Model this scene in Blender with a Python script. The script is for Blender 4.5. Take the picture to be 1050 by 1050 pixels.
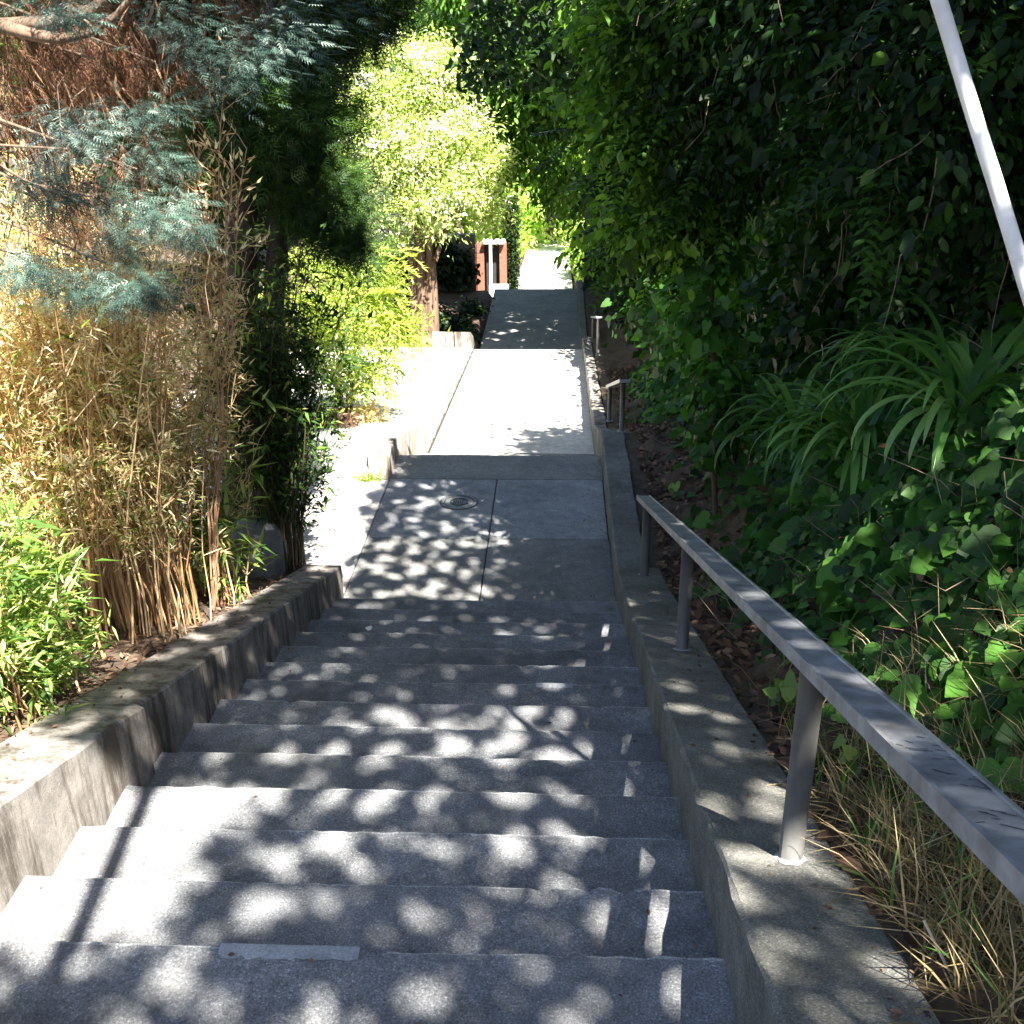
import bpy, math
import numpy as np
from mathutils import Matrix, Vector

# ------------------------------------------------------------------ scene, camera, light
for o in list(bpy.data.objects): bpy.data.objects.remove(o, do_unlink=True)
SC = bpy.context.scene
COL = SC.collection
RNG = np.random.default_rng(7)

YAW, PITCH, ROLL, FPX = -.0456, .4244, -.0108, 1104.8
_cy,_sy,_cp,_sp = math.cos(YAW),math.sin(YAW),math.cos(PITCH),math.sin(PITCH)
_fw = np.array([_sy*_cp,_cy*_cp,-_sp]); _r0 = np.array([_cy,-_sy,0.]); _u0 = np.cross(_r0,_fw)
_r = math.cos(ROLL)*_r0+math.sin(ROLL)*_u0; _u = -math.sin(ROLL)*_r0+math.cos(ROLL)*_u0
cd = bpy.data.cameras.new('camera'); cam = bpy.data.objects.new('camera', cd); COL.objects.link(cam)
cam.matrix_world = Matrix(((_r[0],_u[0],-_fw[0],0),(_r[1],_u[1],-_fw[1],0),(_r[2],_u[2],-_fw[2],0),(0,0,0,1)))
cd.sensor_width = 36; cd.lens = 36*FPX/1050; cd.clip_start=.05; cd.clip_end = 600
SC.camera = cam

SUN = np.array([.30,-.50,.812]); SUN /= np.linalg.norm(SUN)
w = bpy.data.worlds.new("World"); SC.world = w; w.use_nodes = True
nt = w.node_tree; bg = nt.nodes['Background']; sky = nt.nodes.new('ShaderNodeTexSky')
sky.sky_type='NISHITA'; sky.sun_disc=False
sky.sun_elevation = math.asin(SUN[2]); sky.sun_rotation = math.atan2(SUN[0],SUN[1])
nt.links.new(sky.outputs[0],bg.inputs[0]); bg.inputs[1].default_value=.05
sd = bpy.data.lights.new('sun','SUN'); sd.energy=5.0; sd.angle=math.radians(.53); sd.color=(1,.94,.85)
so = bpy.data.objects.new('sun',sd); COL.objects.link(so)
so.rotation_euler = Vector(SUN).to_track_quat('Z','Y').to_euler()
SC.view_settings.view_transform='Standard'; SC.view_settings.look='None'
SC.view_settings.exposure=2.75; SC.view_settings.gamma=1
SC.render.engine='CYCLES'
try:
    SC.cycles.max_bounces=6; SC.cycles.diffuse_bounces=3; SC.cycles.glossy_bounces=2
    SC.cycles.transmission_bounces=3; SC.cycles.transparent_max_bounces=4
    SC.cycles.sample_clamp_indirect=6
except Exception: pass

# ------------------------------------------------------------------ helpers
def at(px,py,y):
    """world point seen at photo position (px,py) standing at distance y"""
    d = _fw*FPX+_r*(px-525)-_u*(py-525)
    return d*(y/d[1])

def tag(o,label=None,cat=None,group=None,kind=None):
    if label: o['label']=label
    if cat: o['category']=cat
    if group: o['group']=group
    if kind: o['kind']=kind
    return o
def empty(name,loc,label,cat,group=None):
    o=bpy.data.objects.new(name,None); o.empty_display_size=.2; COL.objects.link(o); o.location=loc
    return tag(o,label,cat,group)
def link(name,me,parent=None):
    o=bpy.data.objects.new(name,me); COL.objects.link(o)
    if parent is not None:
        o.parent=parent; o.matrix_parent_inverse=Matrix.Translation(parent.location).inverted()
    return o
def mesh_k(name,V,F,mat,parent=None,rnd=None,smooth=False):
    """V (n,3), F (m,k) uniform faces"""
    V=np.asarray(V,np.float32); F=np.asarray(F,np.int32); m,k=F.shape
    me=bpy.data.meshes.new(name); me.vertices.add(len(V)); me.vertices.foreach_set('co',V.ravel())
    me.loops.add(m*k); me.loops.foreach_set('vertex_index',F.ravel())
    me.polygons.add(m); me.polygons.foreach_set('loop_start',np.arange(0,m*k,k,dtype=np.int32))
    try: me.polygons.foreach_set('loop_total',np.full(m,k,np.int32))
    except Exception: pass
    if rnd is not None:
        a=me.attributes.new('rnd','FLOAT','FACE'); a.data.foreach_set('value',np.asarray(rnd,np.float32))
    me.update(calc_edges=True); me.validate()
    if smooth: me.polygons.foreach_set('use_smooth',np.ones(len(me.polygons),bool))
    me.materials.append(mat)
    return link(name,me,parent)
def mesh_py(name,V,F,mat,parent=None,smooth=False):
    me=bpy.data.meshes.new(name); me.from_pydata([tuple(map(float,v)) for v in V],[],[tuple(map(int,f)) for f in F]); me.update()
    if smooth:
        for p in me.polygons: p.use_smooth=True
    me.materials.append(mat)
    return link(name,me,parent)
class MB:
    def __init__(s): s.V=[]; s.F=[]
    def hexa(s,P):   # 8 pts: bottom 4 ccw, top 4 ccw
        b=len(s.V); s.V+=list(P)
        for f in ((3,2,1,0),(4,5,6,7),(0,1,5,4),(1,2,6,5),(2,3,7,6),(3,0,4,7)): s.F.append([b+i for i in f])
    def box(s,x0,x1,y0,y1,z0,z1):
        s.hexa([(x0,y0,z0),(x1,y0,z0),(x1,y1,z0),(x0,y1,z0),(x0,y0,z1),(x1,y0,z1),(x1,y1,z1),(x0,y1,z1)])
    def tube(s,pts,rad,n=8,cap=True):
        pts=np.asarray(pts,float); m=len(pts); rad=np.broadcast_to(rad,(m,)); b=len(s.V)
        for i in range(m):
            t=pts[min(i+1,m-1)]-pts[max(i-1,0)]; t=t/(np.linalg.norm(t)+1e-9)
            a=np.cross(t,(0,0,1.) if abs(t[2])<.9 else (1.,0,0)); a/=np.linalg.norm(a); c=np.cross(t,a)
            for j in range(n):
                th=2*math.pi*j/n; s.V.append(pts[i]+rad[i]*(a*math.cos(th)+c*math.sin(th)))
        for i in range(m-1):
            for j in range(n):
                s.F.append([b+i*n+j,b+i*n+(j+1)%n,b+(i+1)*n+(j+1)%n,b+(i+1)*n+j])
        if cap:
            s.F.append([b+j for j in range(n)]); s.F.append([b+(m-1)*n+j for j in range(n)][::-1])
    def build(s,name,mat,parent=None,smooth=False,bevel=0):
        o=mesh_py(name,s.V,s.F,mat,parent,smooth)
        if bevel:
            mo=o.modifiers.new('b','BEVEL'); mo.width=bevel; mo.segments=2; mo.limit_method='ANGLE'
        return o

def vnoise(x,y,s,seed=0):
    r=np.random.default_rng(seed); v=0
    for i in range(7):
        a=r.uniform(0,6.28); f=2*math.pi/s*r.uniform(.5,1.6); v=v+np.sin(f*(x*math.cos(a)+y*math.sin(a))+r.uniform(0,6.28))
    return v/7**.5

# ------------------------------------------------------------------ materials
def newmat(name):
    m=bpy.data.materials.new(name); m.use_nodes=True; nt=m.node_tree
    return m,nt,nt.nodes['Principled BSDF']
def N(nt,t,**k):
    n=nt.nodes.new(t)
    for a,b in k.items(): setattr(n,a,b)
    return n
def ramp(nt,stops):
    r=N(nt,'ShaderNodeValToRGB'); e=r.color_ramp.elements
    e[0].position,e[0].color=stops[0][0],(*stops[0][1],1); e[1].position,e[1].color=stops[-1][0],(*stops[-1][1],1)
    for p,c in stops[1:-1]: x=e.new(p); x.color=(*c,1)
    return r
def noise(nt,scale,detail=4,rough=.6,vec=None):
    n=N(nt,'ShaderNodeTexNoise'); n.inputs['Scale'].default_value=scale; n.inputs['Detail'].default_value=detail; n.inputs['Roughness'].default_value=rough
    if vec is not None: nt.links.new(vec,n.inputs['Vector'])
    return n
def mixc(nt,fac,a,b,mode='MIX'):
    m=N(nt,'ShaderNodeMix',data_type='RGBA',blend_type=mode)
    for s,v in ((0,fac),(6,a),(7,b)):
        if hasattr(v,'is_linked') or hasattr(v,'links'): nt.links.new(v,m.inputs[s])
        else: m.inputs[s].default_value = v if s==0 else (*v,1)
    return m.outputs[2]
def concrete(name,c0,c1,stain=(.09,.075,.055),stain_amt=.35,speck=.5,bump=.5,drip=False,rough=.9):
    m,nt,b=newmat(name); L=nt.links
    tc=N(nt,'ShaderNodeTexCoord'); v=tc.outputs['Object']
    n1=noise(nt,1.7,6,.65,v); r1=ramp(nt,[(.3,c0),(.7,c1)]); L.new(n1.outputs[0],r1.inputs[0])
    n2=noise(nt,150,3,.85,v); r2=ramp(nt,[(.36,(.35,.35,.35)),(.49,(.95,.95,.95)),(.60,(1.3,1.3,1.3)),(.68,(3.2,3.2,3.2))]); L.new(n2.outputs[0],r2.inputs[0])
    c=mixc(nt,speck,r1.outputs[0],r2.outputs[0],'MULTIPLY')
    n4=noise(nt,11,7,.85,v); r4=ramp(nt,[(.32,(.55,.55,.55)),(.66,(1.3,1.3,1.3))]); L.new(n4.outputs[0],r4.inputs[0])
    c=mixc(nt,.8,c,r4.outputs[0],'MULTIPLY')
    mp=N(nt,'ShaderNodeMapping'); L.new(v,mp.inputs[0]); mp.inputs['Scale'].default_value=(6.5,6.5,.8) if drip else (1,1,1)
    n3=noise(nt,1.3 if drip else .9,7,.75,mp.outputs[0]); r3=ramp(nt,[(.46 if drip else .5,(0,0,0)),(.60 if drip else .72,(1,1,1))]); L.new(n3.outputs[0],r3.inputs[0])
    mm=N(nt,'ShaderNodeMath',operation='MULTIPLY'); L.new(r3.outputs[0],mm.inputs[0]); mm.inputs[1].default_value=stain_amt
    c=mixc(nt,mm.outputs[0],c,stain)
    L.new(c,b.inputs['Base Color']); b.inputs['Roughness'].default_value=rough
    b.inputs['Specular IOR Level'].default_value=.3
    bp=N(nt,'ShaderNodeBump'); bp.inputs['Strength'].default_value=bump; bp.inputs['Distance'].default_value=.006
    ad=N(nt,'ShaderNodeMath',operation='ADD'); L.new(n2.outputs[0],ad.inputs[0]); L.new(n4.outputs[0],ad.inputs[1])
    L.new(ad.outputs[0],bp.inputs['Height']); L.new(bp.outputs[0],b.inputs['Normal'])
    return m
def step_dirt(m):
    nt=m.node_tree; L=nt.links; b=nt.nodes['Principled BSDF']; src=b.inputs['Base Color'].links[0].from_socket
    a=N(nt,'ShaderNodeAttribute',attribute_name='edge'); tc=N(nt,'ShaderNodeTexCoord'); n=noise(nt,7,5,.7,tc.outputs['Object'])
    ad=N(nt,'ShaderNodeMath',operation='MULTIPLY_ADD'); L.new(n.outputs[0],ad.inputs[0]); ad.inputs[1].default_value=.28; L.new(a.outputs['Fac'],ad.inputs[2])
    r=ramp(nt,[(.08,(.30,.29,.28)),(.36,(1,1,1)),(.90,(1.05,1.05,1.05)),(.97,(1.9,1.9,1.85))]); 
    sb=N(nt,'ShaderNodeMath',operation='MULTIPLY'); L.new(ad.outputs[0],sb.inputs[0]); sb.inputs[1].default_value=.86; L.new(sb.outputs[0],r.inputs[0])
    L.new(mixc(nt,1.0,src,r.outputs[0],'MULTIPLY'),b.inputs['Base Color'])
def leafmat(name,cols,trans=.35,rough=.45,tcol=None,spec=.5):
    """cols: colour stops picked per leaf"""
    m,nt,b=newmat(name); L=nt.links
    a=N(nt,'ShaderNodeAttribute',attribute_name='rnd'); k=len(cols)
    r=ramp(nt,[(i/(k-1),c) for i,c in enumerate(cols)]); L.new(a.outputs['Fac'],r.inputs[0])
    L.new(r.outputs[0],b.inputs['Base Color']); b.inputs['Roughness'].default_value=rough
    b.inputs['Specular IOR Level'].default_value=spec
    if trans>0:
        t=N(nt,'ShaderNodeBsdfTranslucent'); mul=mixc(nt,1.0,r.outputs[0],tcol or (1.5,1.7,.6),'MULTIPLY'); L.new(mul,t.inputs[0])
        mx=N(nt,'ShaderNodeMixShader'); mx.inputs[0].default_value=trans
        L.new(b.outputs[0],mx.inputs[1]); L.new(t.outputs[0],mx.inputs[2]); L.new(mx.outputs[0],nt.nodes['Material Output'].inputs[0])
    return m
def simple(name,c0,c1=None,rough=.7,scale=8,metal=0,bump=0,stretch=None):
    m,nt,b=newmat(name); L=nt.links; c1=c1 or c0
    tc=N(nt,'ShaderNodeTexCoord'); v=tc.outputs['Object']
    if stretch:
        mp=N(nt,'ShaderNodeMapping'); L.new(v,mp.inputs[0]); mp.inputs['Scale'].default_value=stretch; v=mp.outputs[0]
    n=noise(nt,scale,5,.65,v); r=ramp(nt,[(.32,c0),(.68,c1)]); L.new(n.outputs[0],r.inputs[0]); L.new(r.outputs[0],b.inputs['Base Color'])
    b.inputs['Roughness'].default_value=rough; b.inputs['Metallic'].default_value=metal
    if bump:
        bp=N(nt,'ShaderNodeBump'); bp.inputs['Strength'].default_value=bump; bp.inputs['Distance'].default_value=.02
        L.new(n.outputs[0],bp.inputs['Height']); L.new(bp.outputs[0],b.inputs['Normal'])
    return m

M={}
M['step']=concrete('step concrete',(.115,.121,.128),(.275,.282,.292),stain=(.075,.072,.066),stain_amt=.6,speck=.75,bump=.8)
step_dirt(M['step'])
M['slab']=concrete('slab concrete',(.21,.22,.23),(.33,.34,.34),stain=(.13,.12,.11),stain_amt=.35,speck=.6)
M['slab2']=concrete('older slab concrete',(.16,.165,.16),(.26,.26,.25),stain=(.10,.09,.08),stain_amt=.4,speck=.6)
M['wall']=concrete('wall concrete',(.20,.185,.165),(.33,.305,.275),stain=(.05,.04,.028),stain_amt=.85,speck=.3,drip=True)
M['wallr']=concrete('mossy wall concrete',(.11,.11,.095),(.23,.23,.21),stain=(.10,.085,.045),stain_amt=.5,speck=.7,bump=.8)
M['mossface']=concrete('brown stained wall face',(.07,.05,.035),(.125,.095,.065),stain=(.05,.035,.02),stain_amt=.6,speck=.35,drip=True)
M['pale']=concrete('pale concrete',(.48,.46,.43),(.6,.57,.54),stain=(.35,.30,.26),stain_amt=.3,speck=.25)
M['palewall']=concrete('pale stained wall',(.42,.38,.33),(.58,.54,.50),stain=(.16,.10,.05),stain_amt=.9,speck=.2,drip=True)
M['patch']=concrete('patch mortar',(.27,.285,.30),(.37,.385,.40),stain=(.2,.2,.2),stain_amt=.3,speck=.3)
M['joint']=simple('joint dirt',(.02,.02,.018),(.04,.035,.03))
M['soil']=simple('soil',(.035,.022,.014),(.11,.075,.045),rough=1,scale=9,bump=.6)
M['steel']=simple('galvanised rail steel',(.15,.15,.155),(.36,.38,.41),rough=.5,scale=9,metal=.3,bump=.03)
M['post']=simple('weathered post steel',(.10,.10,.095),(.19,.185,.175),rough=.6,scale=10,metal=.3,bump=.05,stretch=(1,1,.25))
M['ink']=simple('scribble ink',(.012,.014,.03),(.02,.025,.05),rough=.5)
M['white']=simple('white plastic guard',(.50,.49,.46),(.80,.80,.78),rough=.5,scale=7,stretch=(1,1,.6))
M['bark']=simple('brown bark',(.07,.045,.03),(.20,.13,.085),rough=.95,scale=10,bump=.9,stretch=(1,1,.2))
M['darkbark']=simple('dark bark',(.018,.012,.009),(.05,.035,.025),rough=.95,scale=10,bump=.9,stretch=(1,1,.2))
M['grey_bark']=simple('grey bark',(.16,.13,.11),(.32,.27,.23),rough=.9,scale=14,bump=.7,stretch=(1,1,.4))
M['culm']=leafmat('bamboo culm',[(.20,.10,.05),(.42,.25,.11),(.66,.50,.28),(.32,.17,.08)],trans=0,rough=.5)
M['darkculm']=simple('dark culm',(.03,.03,.012),(.08,.06,.03),rough=.6)
M['rock']=simple('boulder stone',(.10,.11,.12),(.22,.23,.24),rough=.9,scale=6,bump=.6)
M['iron']=simple('iron cover',(.10,.11,.12),(.19,.20,.21),rough=.55,metal=.4,scale=20)
M['brick']=simple('red brick',(.16,.05,.035),(.30,.11,.07),rough=.9,scale=12)
M['dark']=simple('dark paint',(.012,.012,.012),(.03,.03,.028),rough=.7)
M['paint']=simple('white paint',(.7,.7,.68),(.8,.8,.78),rough=.6)
M['timber']=simple('dark weathered timber',(.03,.025,.02),(.09,.07,.05),rough=.9,scale=6,stretch=(1,1,8))
M['paper']=simple('white scrap',(.75,.75,.73),(.82,.82,.8),rough=.8)

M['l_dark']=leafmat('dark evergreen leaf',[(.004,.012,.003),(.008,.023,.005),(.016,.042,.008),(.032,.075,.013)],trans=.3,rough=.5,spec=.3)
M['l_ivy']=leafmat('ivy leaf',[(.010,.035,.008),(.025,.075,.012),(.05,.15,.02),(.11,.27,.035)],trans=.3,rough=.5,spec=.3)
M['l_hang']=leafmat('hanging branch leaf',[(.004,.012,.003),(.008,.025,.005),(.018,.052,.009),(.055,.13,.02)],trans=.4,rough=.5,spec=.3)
M['l_ivy2']=leafmat('shaded ivy leaf',[(.005,.016,.004),(.010,.032,.006),(.02,.06,.010),(.05,.13,.018)],trans=.3,rough=.5,spec=.3)  # ivy colours darkened to stand for the shade in the thicket
M['l_hang2']=leafmat('sunlit branch leaf',[(.02,.05,.01),(.06,.14,.02),(.15,.29,.04),(.34,.48,.10)],trans=.5,rough=.5,spec=.4)  # hanging leaf colours brightened to stand for sun on the branches
M['l_bam']=leafmat('green bamboo leaf',[(.05,.11,.025),(.11,.20,.04),(.23,.32,.07),(.46,.48,.17)],trans=.45,rough=.45)
M['l_gold']=leafmat('dry bamboo leaf',[(.50,.30,.13),(.76,.60,.32),(.88,.80,.56),(.66,.70,.25)],trans=.5,rough=.6,tcol=(1.1,1.0,.7))
M['l_shrub']=leafmat('yellow green shrub leaf',[(.10,.17,.03),(.22,.30,.05),(.36,.42,.08),(.52,.52,.16)],trans=.45,rough=.5)
M['l_lilac']=leafmat('pale blossom tree leaf',[(.10,.17,.03),(.24,.34,.06),(.42,.52,.12),(.58,.60,.30),(.74,.68,.74)],trans=.4,rough=.55,tcol=(1.2,1.3,.8))
M['l_blossom']=leafmat('pale lilac blossom',[(.62,.55,.66),(.80,.76,.82),(.85,.84,.78)],trans=.4,rough=.6,tcol=(1,1,1))
M['l_blue']=leafmat('blue green conifer spray',[(.016,.036,.028),(.040,.080,.060),(.10,.17,.135),(.34,.43,.37)],trans=.15,rough=.55,tcol=(1,1.2,1))
M['l_dead']=leafmat('dead brown conifer spray',[(.04,.018,.010),(.10,.045,.022),(.22,.11,.055),(.45,.28,.17)],trans=.2,rough=.8,tcol=(1.3,.9,.6))
M['l_cyp']=leafmat('deep green conifer spray',[(.008,.02,.006),(.015,.04,.008),(.035,.08,.012),(.09,.17,.02)],trans=.15,rough=.6,spec=.25)
M['l_strap']=leafmat('strap leaf',[(.05,.14,.03),(.09,.22,.045),(.15,.32,.08),(.24,.40,.12)],trans=.35,rough=.3)
M['l_orange']=leafmat('dead strap leaf',[(.40,.13,.03),(.55,.22,.06)],trans=.2,rough=.7)
M['l_litter']=leafmat('leaf litter',[(.03,.016,.010),(.07,.036,.022),(.13,.07,.04),(.28,.17,.10)],trans=.1,rough=.85,tcol=(1.2,.9,.6))
M['l_dry']=leafmat('dry grass',[(.10,.09,.03),(.22,.17,.07),(.38,.28,.13),(.55,.44,.25)],trans=.25,rough=.7,tcol=(1.2,1.1,.7))
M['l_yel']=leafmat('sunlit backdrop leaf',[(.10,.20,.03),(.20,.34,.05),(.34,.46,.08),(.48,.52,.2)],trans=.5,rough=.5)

# ------------------------------------------------------------------ leaf machinery
T_TRI=(np.array([(0,0,0),(.4,.5,.14),(1,0,-.06),(.4,-.5,.14)]),np.array([(0,2,1),(0,3,2)]))
T_OVAL=(np.array([(0,0,0),(.22,.36,.08),(.62,.44,.09),(1,0,-.1),(.62,-.44,.09),(.22,-.36,.08)]),np.array([(0,3,2,1),(0,5,4,3)]))
_iv=[(-.10,.14,.05),(-.10,.34,.10),(.06,.50,.12),(.26,.50,.09),(.42,.38,.06),(.60,.36,.03),(.82,.18,-.05)]
T_IVY=(np.array([(0.05,0,0),(.5,0,-.02),(1,0,-.16)]+_iv+[(a,-b,c) for a,b,c in _iv]),np.array([(0,1,5,4),(0,4,3,3),(1,2,9,8)]))
_q=[(0,5,4,3),(0,6,5,5)]
T_IVY=(T_IVY[0],np.array([(0,6,4,3),(0,7,6,6)]))
_t=lambda o:[(0,o+2,o+1),(0,o+1,o),(0,o+3,o+2),(0,o+4,o+3),(0,1,o+4),(1,o+5,o+4),(1,o+6,o+5),(1,2,o+6)]
T_IVY=(T_IVY[0],np.array(_t(3)+[(a,c,b) for a,b,c in _t(10)]))
T_BLADE=(np.array([(0,0,0),(.3,.5,.05),(1,0,-.22),(.3,-.5,.05)]),np.array([(0,2,1),(0,3,2)]))
def _spray():
    V=[];F=[]
    for i in range(5):
        a=i*.19
        for s in (1,-1):
            b=len(V); V+=[(a,0,0),(a+.07,0,0),(a+.30,s*(.42-.30*a),-.05)]
            F.append((b,b+1,b+2) if s<0 else (b,b+2,b+1))
    b=len(V); V+=[(.0,.012,0),(.0,-.012,0),(1.1,0,-.06)]; F.append((b,b+1,b+2))
    return np.array(V),np.array(F)
T_SPRAY=_spray()
def unit(v): return v/(np.linalg.norm(v,axis=-1,keepdims=True)+1e-9)
def leaves(name,C,D,Nn,Ln,Wd,mat,parent=None,tmpl=T_TRI,rnd=None):
    n=len(C); C=np.asarray(C); D=unit(np.asarray(D)); S=unit(np.cross(np.asarray(Nn),D)); U=np.cross(D,S)
    Ln=np.broadcast_to(Ln,(n,)); Wd=np.broadcast_to(Wd,(n,))
    tv,tf=tmpl; k=len(tv)
    V=(C[:,None,:]+D[:,None,:]*(tv[None,:,0:1]*Ln[:,None,None])+S[:,None,:]*(tv[None,:,1:2]*Wd[:,None,None])+U[:,None,:]*(tv[None,:,2:3]*Ln[:,None,None]*.6))
    F=(tf[None]+ (np.arange(n)*k)[:,None,None]).reshape(-1,tf.shape[1])
    if rnd is None: rnd=RNG.random(n)
    return mesh_k(name,V.reshape(-1,3),F,mat,parent,np.repeat(rnd,len(tf)))
def rdir(n): return unit(RNG.normal(size=(n,3)))
def clumped(blobs,n,cr=.22,per=40,shell=.5,flat=.7):
    """leaf positions in clumps spread through ellipsoids; blobs: (cx,cy,cz,rx,ry,rz[,weight])"""
    B=np.array([list(b)+[1.]*(7-len(b)) for b in blobs],float); wt=B[:,6]*(B[:,3]*B[:,4]*B[:,5])**(.75); wt/=wt.sum()
    m=max(1,int(n/per)); bi=RNG.choice(len(B),m,p=wt); d=rdir(m); rr=RNG.random(m)**(shell)  # shell<1 pushes outward
    cc=B[bi,:3]+d*B[bi,3:6]*rr[:,None]; crs=cr*RNG.uniform(.5,1.5,m)
    ci=RNG.integers(0,m,n); g=RNG.normal(size=(n,3))*crs[ci][:,None]*np.array([1,1,flat])
    P=cc[ci]+g; out=unit(P-B[bi[ci],:3]); tone=RNG.random(m)[ci]
    return P,out,tone
def foliage(name,blobs,n,size,mat,parent,ratio=.5,tmpl=T_TRI,cr=.22,per=40,droop=.6,shell=.5,flat=.7,size_var=.35,updir=.8):
    P,out,tone=clumped(blobs,n,cr,per,shell,flat)
    D=out*.6+rdir(n)*.8+np.array([0,0,-droop]); Nn=rdir(n)*.7+np.array([0,0,updir])+out*.3
    L=size*np.clip(RNG.normal(1,size_var,n),.4,1.8)
    r=np.clip(.55*tone+.45*RNG.random(n)+RNG.normal(0,.05,n),0,1)
    return leaves(name,P,D,Nn,L,L*ratio,mat,parent,tmpl,r)
def limb(mb,p0,p1,r0,r1,k=6,wob=.08,n=8,sag=0):
    p0=np.array(p0,float);p1=np.array(p1,float);t=np.linspace(0,1,k)[:,None]
    P=p0+(p1-p0)*t; L=np.linalg.norm(p1-p0); wb=RNG.normal(size=(k,3))*wob*L/k*1.2; wb[0]=0; P=P+wb; P[:,2]-=sag*np.sin(t[:,0]*math.pi)
    mb.tube(P,np.linspace(r0,r1,k),n); return P

# ------------------------------------------------------------------ profiles of the hill
Y0,Z0,TR,RI=2.0691,-2.1747,.3641,.1225
def path_z(y):  return np.interp(y,[-12,6.8,6.81,10.14,12.26,19.5,21.3,27.3,33,49.5,70,110,300],[Z0+(14.07*.3365),-3.77,-3.90,-3.96,-4.76,-5.5,-6.12,-6.12,-7.98,-9.84,-11.2,-13,-20])
def left_z(y):  return np.interp(y,[-12,7.05,7.3,9.45,9.8,12.3,19.5,21,27.3,33,49.5,70,110,300],[3.0,-3.65,-3.96,-3.96,-3.75,-4.40,-5.50,-6.12,-6.12,-7.9,-9.8,-11.2,-13,-20])
def right_z(y): return np.interp(y,[-12,6.6,7.0,10.1,12.3,19.5,21,27.3,33,49.5,70,110,300],[2.876,-3.50,-3.64,-3.68,-4.42,-5.25,-5.85,-5.9,-7.7,-9.6,-11,-12.8,-20])
def bank(d,y=5.):
    b=np.interp(d,[0,.25,.5,.75,1.1,1.8,3,7,12,60],[-.03,.04,.24,.62,1.05,1.7,2.8,5.0,6.5,8])
    return b*np.interp(y,[1.8,3.6,7.2,9.5],[.5,1,1,.62])
def ground_z(x,y):
    x=np.asarray(x,float);y=np.asarray(y,float)
    P=path_z(y)-.35; R=right_z(y)+bank(x-.755,y)
    L=left_z(y)-.03
    low=np.where(y<9.45,-3.97,L)
    f=np.clip((-3.3-x)/.9,0,1)*(y<9.45); L=L*(1-f)+np.minimum(low,L)*f
    L=L+np.where(y>22,np.clip((-2.6-x)*.10,0,2.5),0)
    g=np.where(x>-1.0,P,np.where(x<-1.70,L,P))
    return np.where(x>.60,R,g)

# shade map on the ground: optical depth of the crowns towards the sun
def tau_map(x,y):
    xj=x+.13*vnoise(x,y,1.1,3); yj=y+.13*vnoise(x,y,1.0,5)
    t=np.full(np.shape(x),2.0)
    def setr(m,v): t[m]=v
    setr((yj<2.3),1.8); setr((yj<2.1)&(xj<-.9)&(yj>1.75),.7)
    setr((yj>=2.05)&(yj<4.0)&(xj<-.92-.25*np.clip(2.9-y,0,1)),0.)
    setr((yj>=3.2)&(yj<3.6)&(xj<.2),1.2); setr((yj>=3.6)&(yj<4.1)&(xj<.75),2.1)
    setr((yj>=2.3)&(yj<4.1)&(xj>=-.92)&(xj<0.1),1.05)
    setr((yj>=2.3)&(yj<4.1)&(xj>=0.1),1.9)
    setr((yj>=4.1)&(yj<7),2.15)
    setr((yj>=4.1)&(yj<5.0)&(xj<-1.45),1.3)
    setr((yj>=7)&(yj<8.5)&(xj<-.5),1.1)
    setr((yj>=7)&(yj<8.5)&(xj>=-.5),2.4)
    setr((yj>=8.5)&(y<10.1),2.4); setr((yj>=8.3)&(y<10.1)&(xj<-.6),1.8)
    setr((xj<-1.9)&(yj<6.2),.12)
    setr((xj<-1.9)&(yj>=6.2)&(yj<7.4)&(x>-3.4),2.4)
    setr((xj<-1.75)&(yj>=7.4),.1)
    setr((xj<-3.3),.08)
    setr((x<-2.9)&(x>-5.2)&(yj>8.6)&(yj<11.8),4.5)
    setr((x<-2.35)&(x>-3.7)&(y>7.2)&(y<9.3),4.2)
    
    lit=(y>=10.1)&(y<20.2)
    setr(lit&(x>-2.9)&(xj<.12),0.); setr(lit&(xj>=.12)&(xj<.5),.3); setr(lit&(xj>=.5),1.4); setr(lit&(xj>=1.3),3.)
    setr((xj>.75)&(y<10.1),4.4); setr((xj>.75)&(yj<2.6),1.1); setr((xj>1.0)&(yj>=2.6)&(yj<4.7),.8); setr((xj>1.6)&(yj<4.7),.75)
    setr((y>=20.2)&(y<27.4)&(x>-2.5),2.9); setr((y>=21.8)&(y<27.4)&(x<-.8)&(x>-2.0),2.2); setr((y>=20.2)&(y<21.6)&(xj<.4),2.0)
    setr((y>1.6)&(y<3.0)&(x>.15)&(x<.75),1.15); setr((np.abs(x-.0)<.17)&(y>3.45)&(y<4.3),.95)
    setr((y>=27.4),0.)
    return t

# ------------------------------------------------------------------ ground
def build_ground():
    xs=np.concatenate([np.linspace(-60,-8,14),np.linspace(-7.5,-2.2,22),[-2.0,-1.9,-1.82,-1.69,-1.3,-.5,.2,.58,.62,.74,.8],np.linspace(.9,7,40),np.linspace(8,60,14)])
    ys=np.concatenate([np.linspace(-12,0,9),np.linspace(.3,13,90),np.linspace(13.3,34,60),np.linspace(35,60,18),np.linspace(70,300,16)])
    X,Y=np.meshgrid(xs,ys); Z=ground_z(X,Y)
    rough=.035*vnoise(X,Y,.5,11)+.02*vnoise(X,Y,.23,12)
    Z=Z+np.where((X>.8),rough*1.4,np.where(X<-1.95,rough*.5*(np.abs(Z+3.97)>.03),0))
    nx=len(xs); I=np.arange(len(ys)*nx).reshape(len(ys),nx)
    F=np.stack([I[:-1,:-1],I[:-1,1:],I[1:,1:],I[1:,:-1]],-1).reshape(-1,4)
    o=mesh_k('ground',np.stack([X,Y,Z],-1).reshape(-1,3),F,M['soil'],smooth=True); tag(o,kind='structure')
build_ground()
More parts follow.
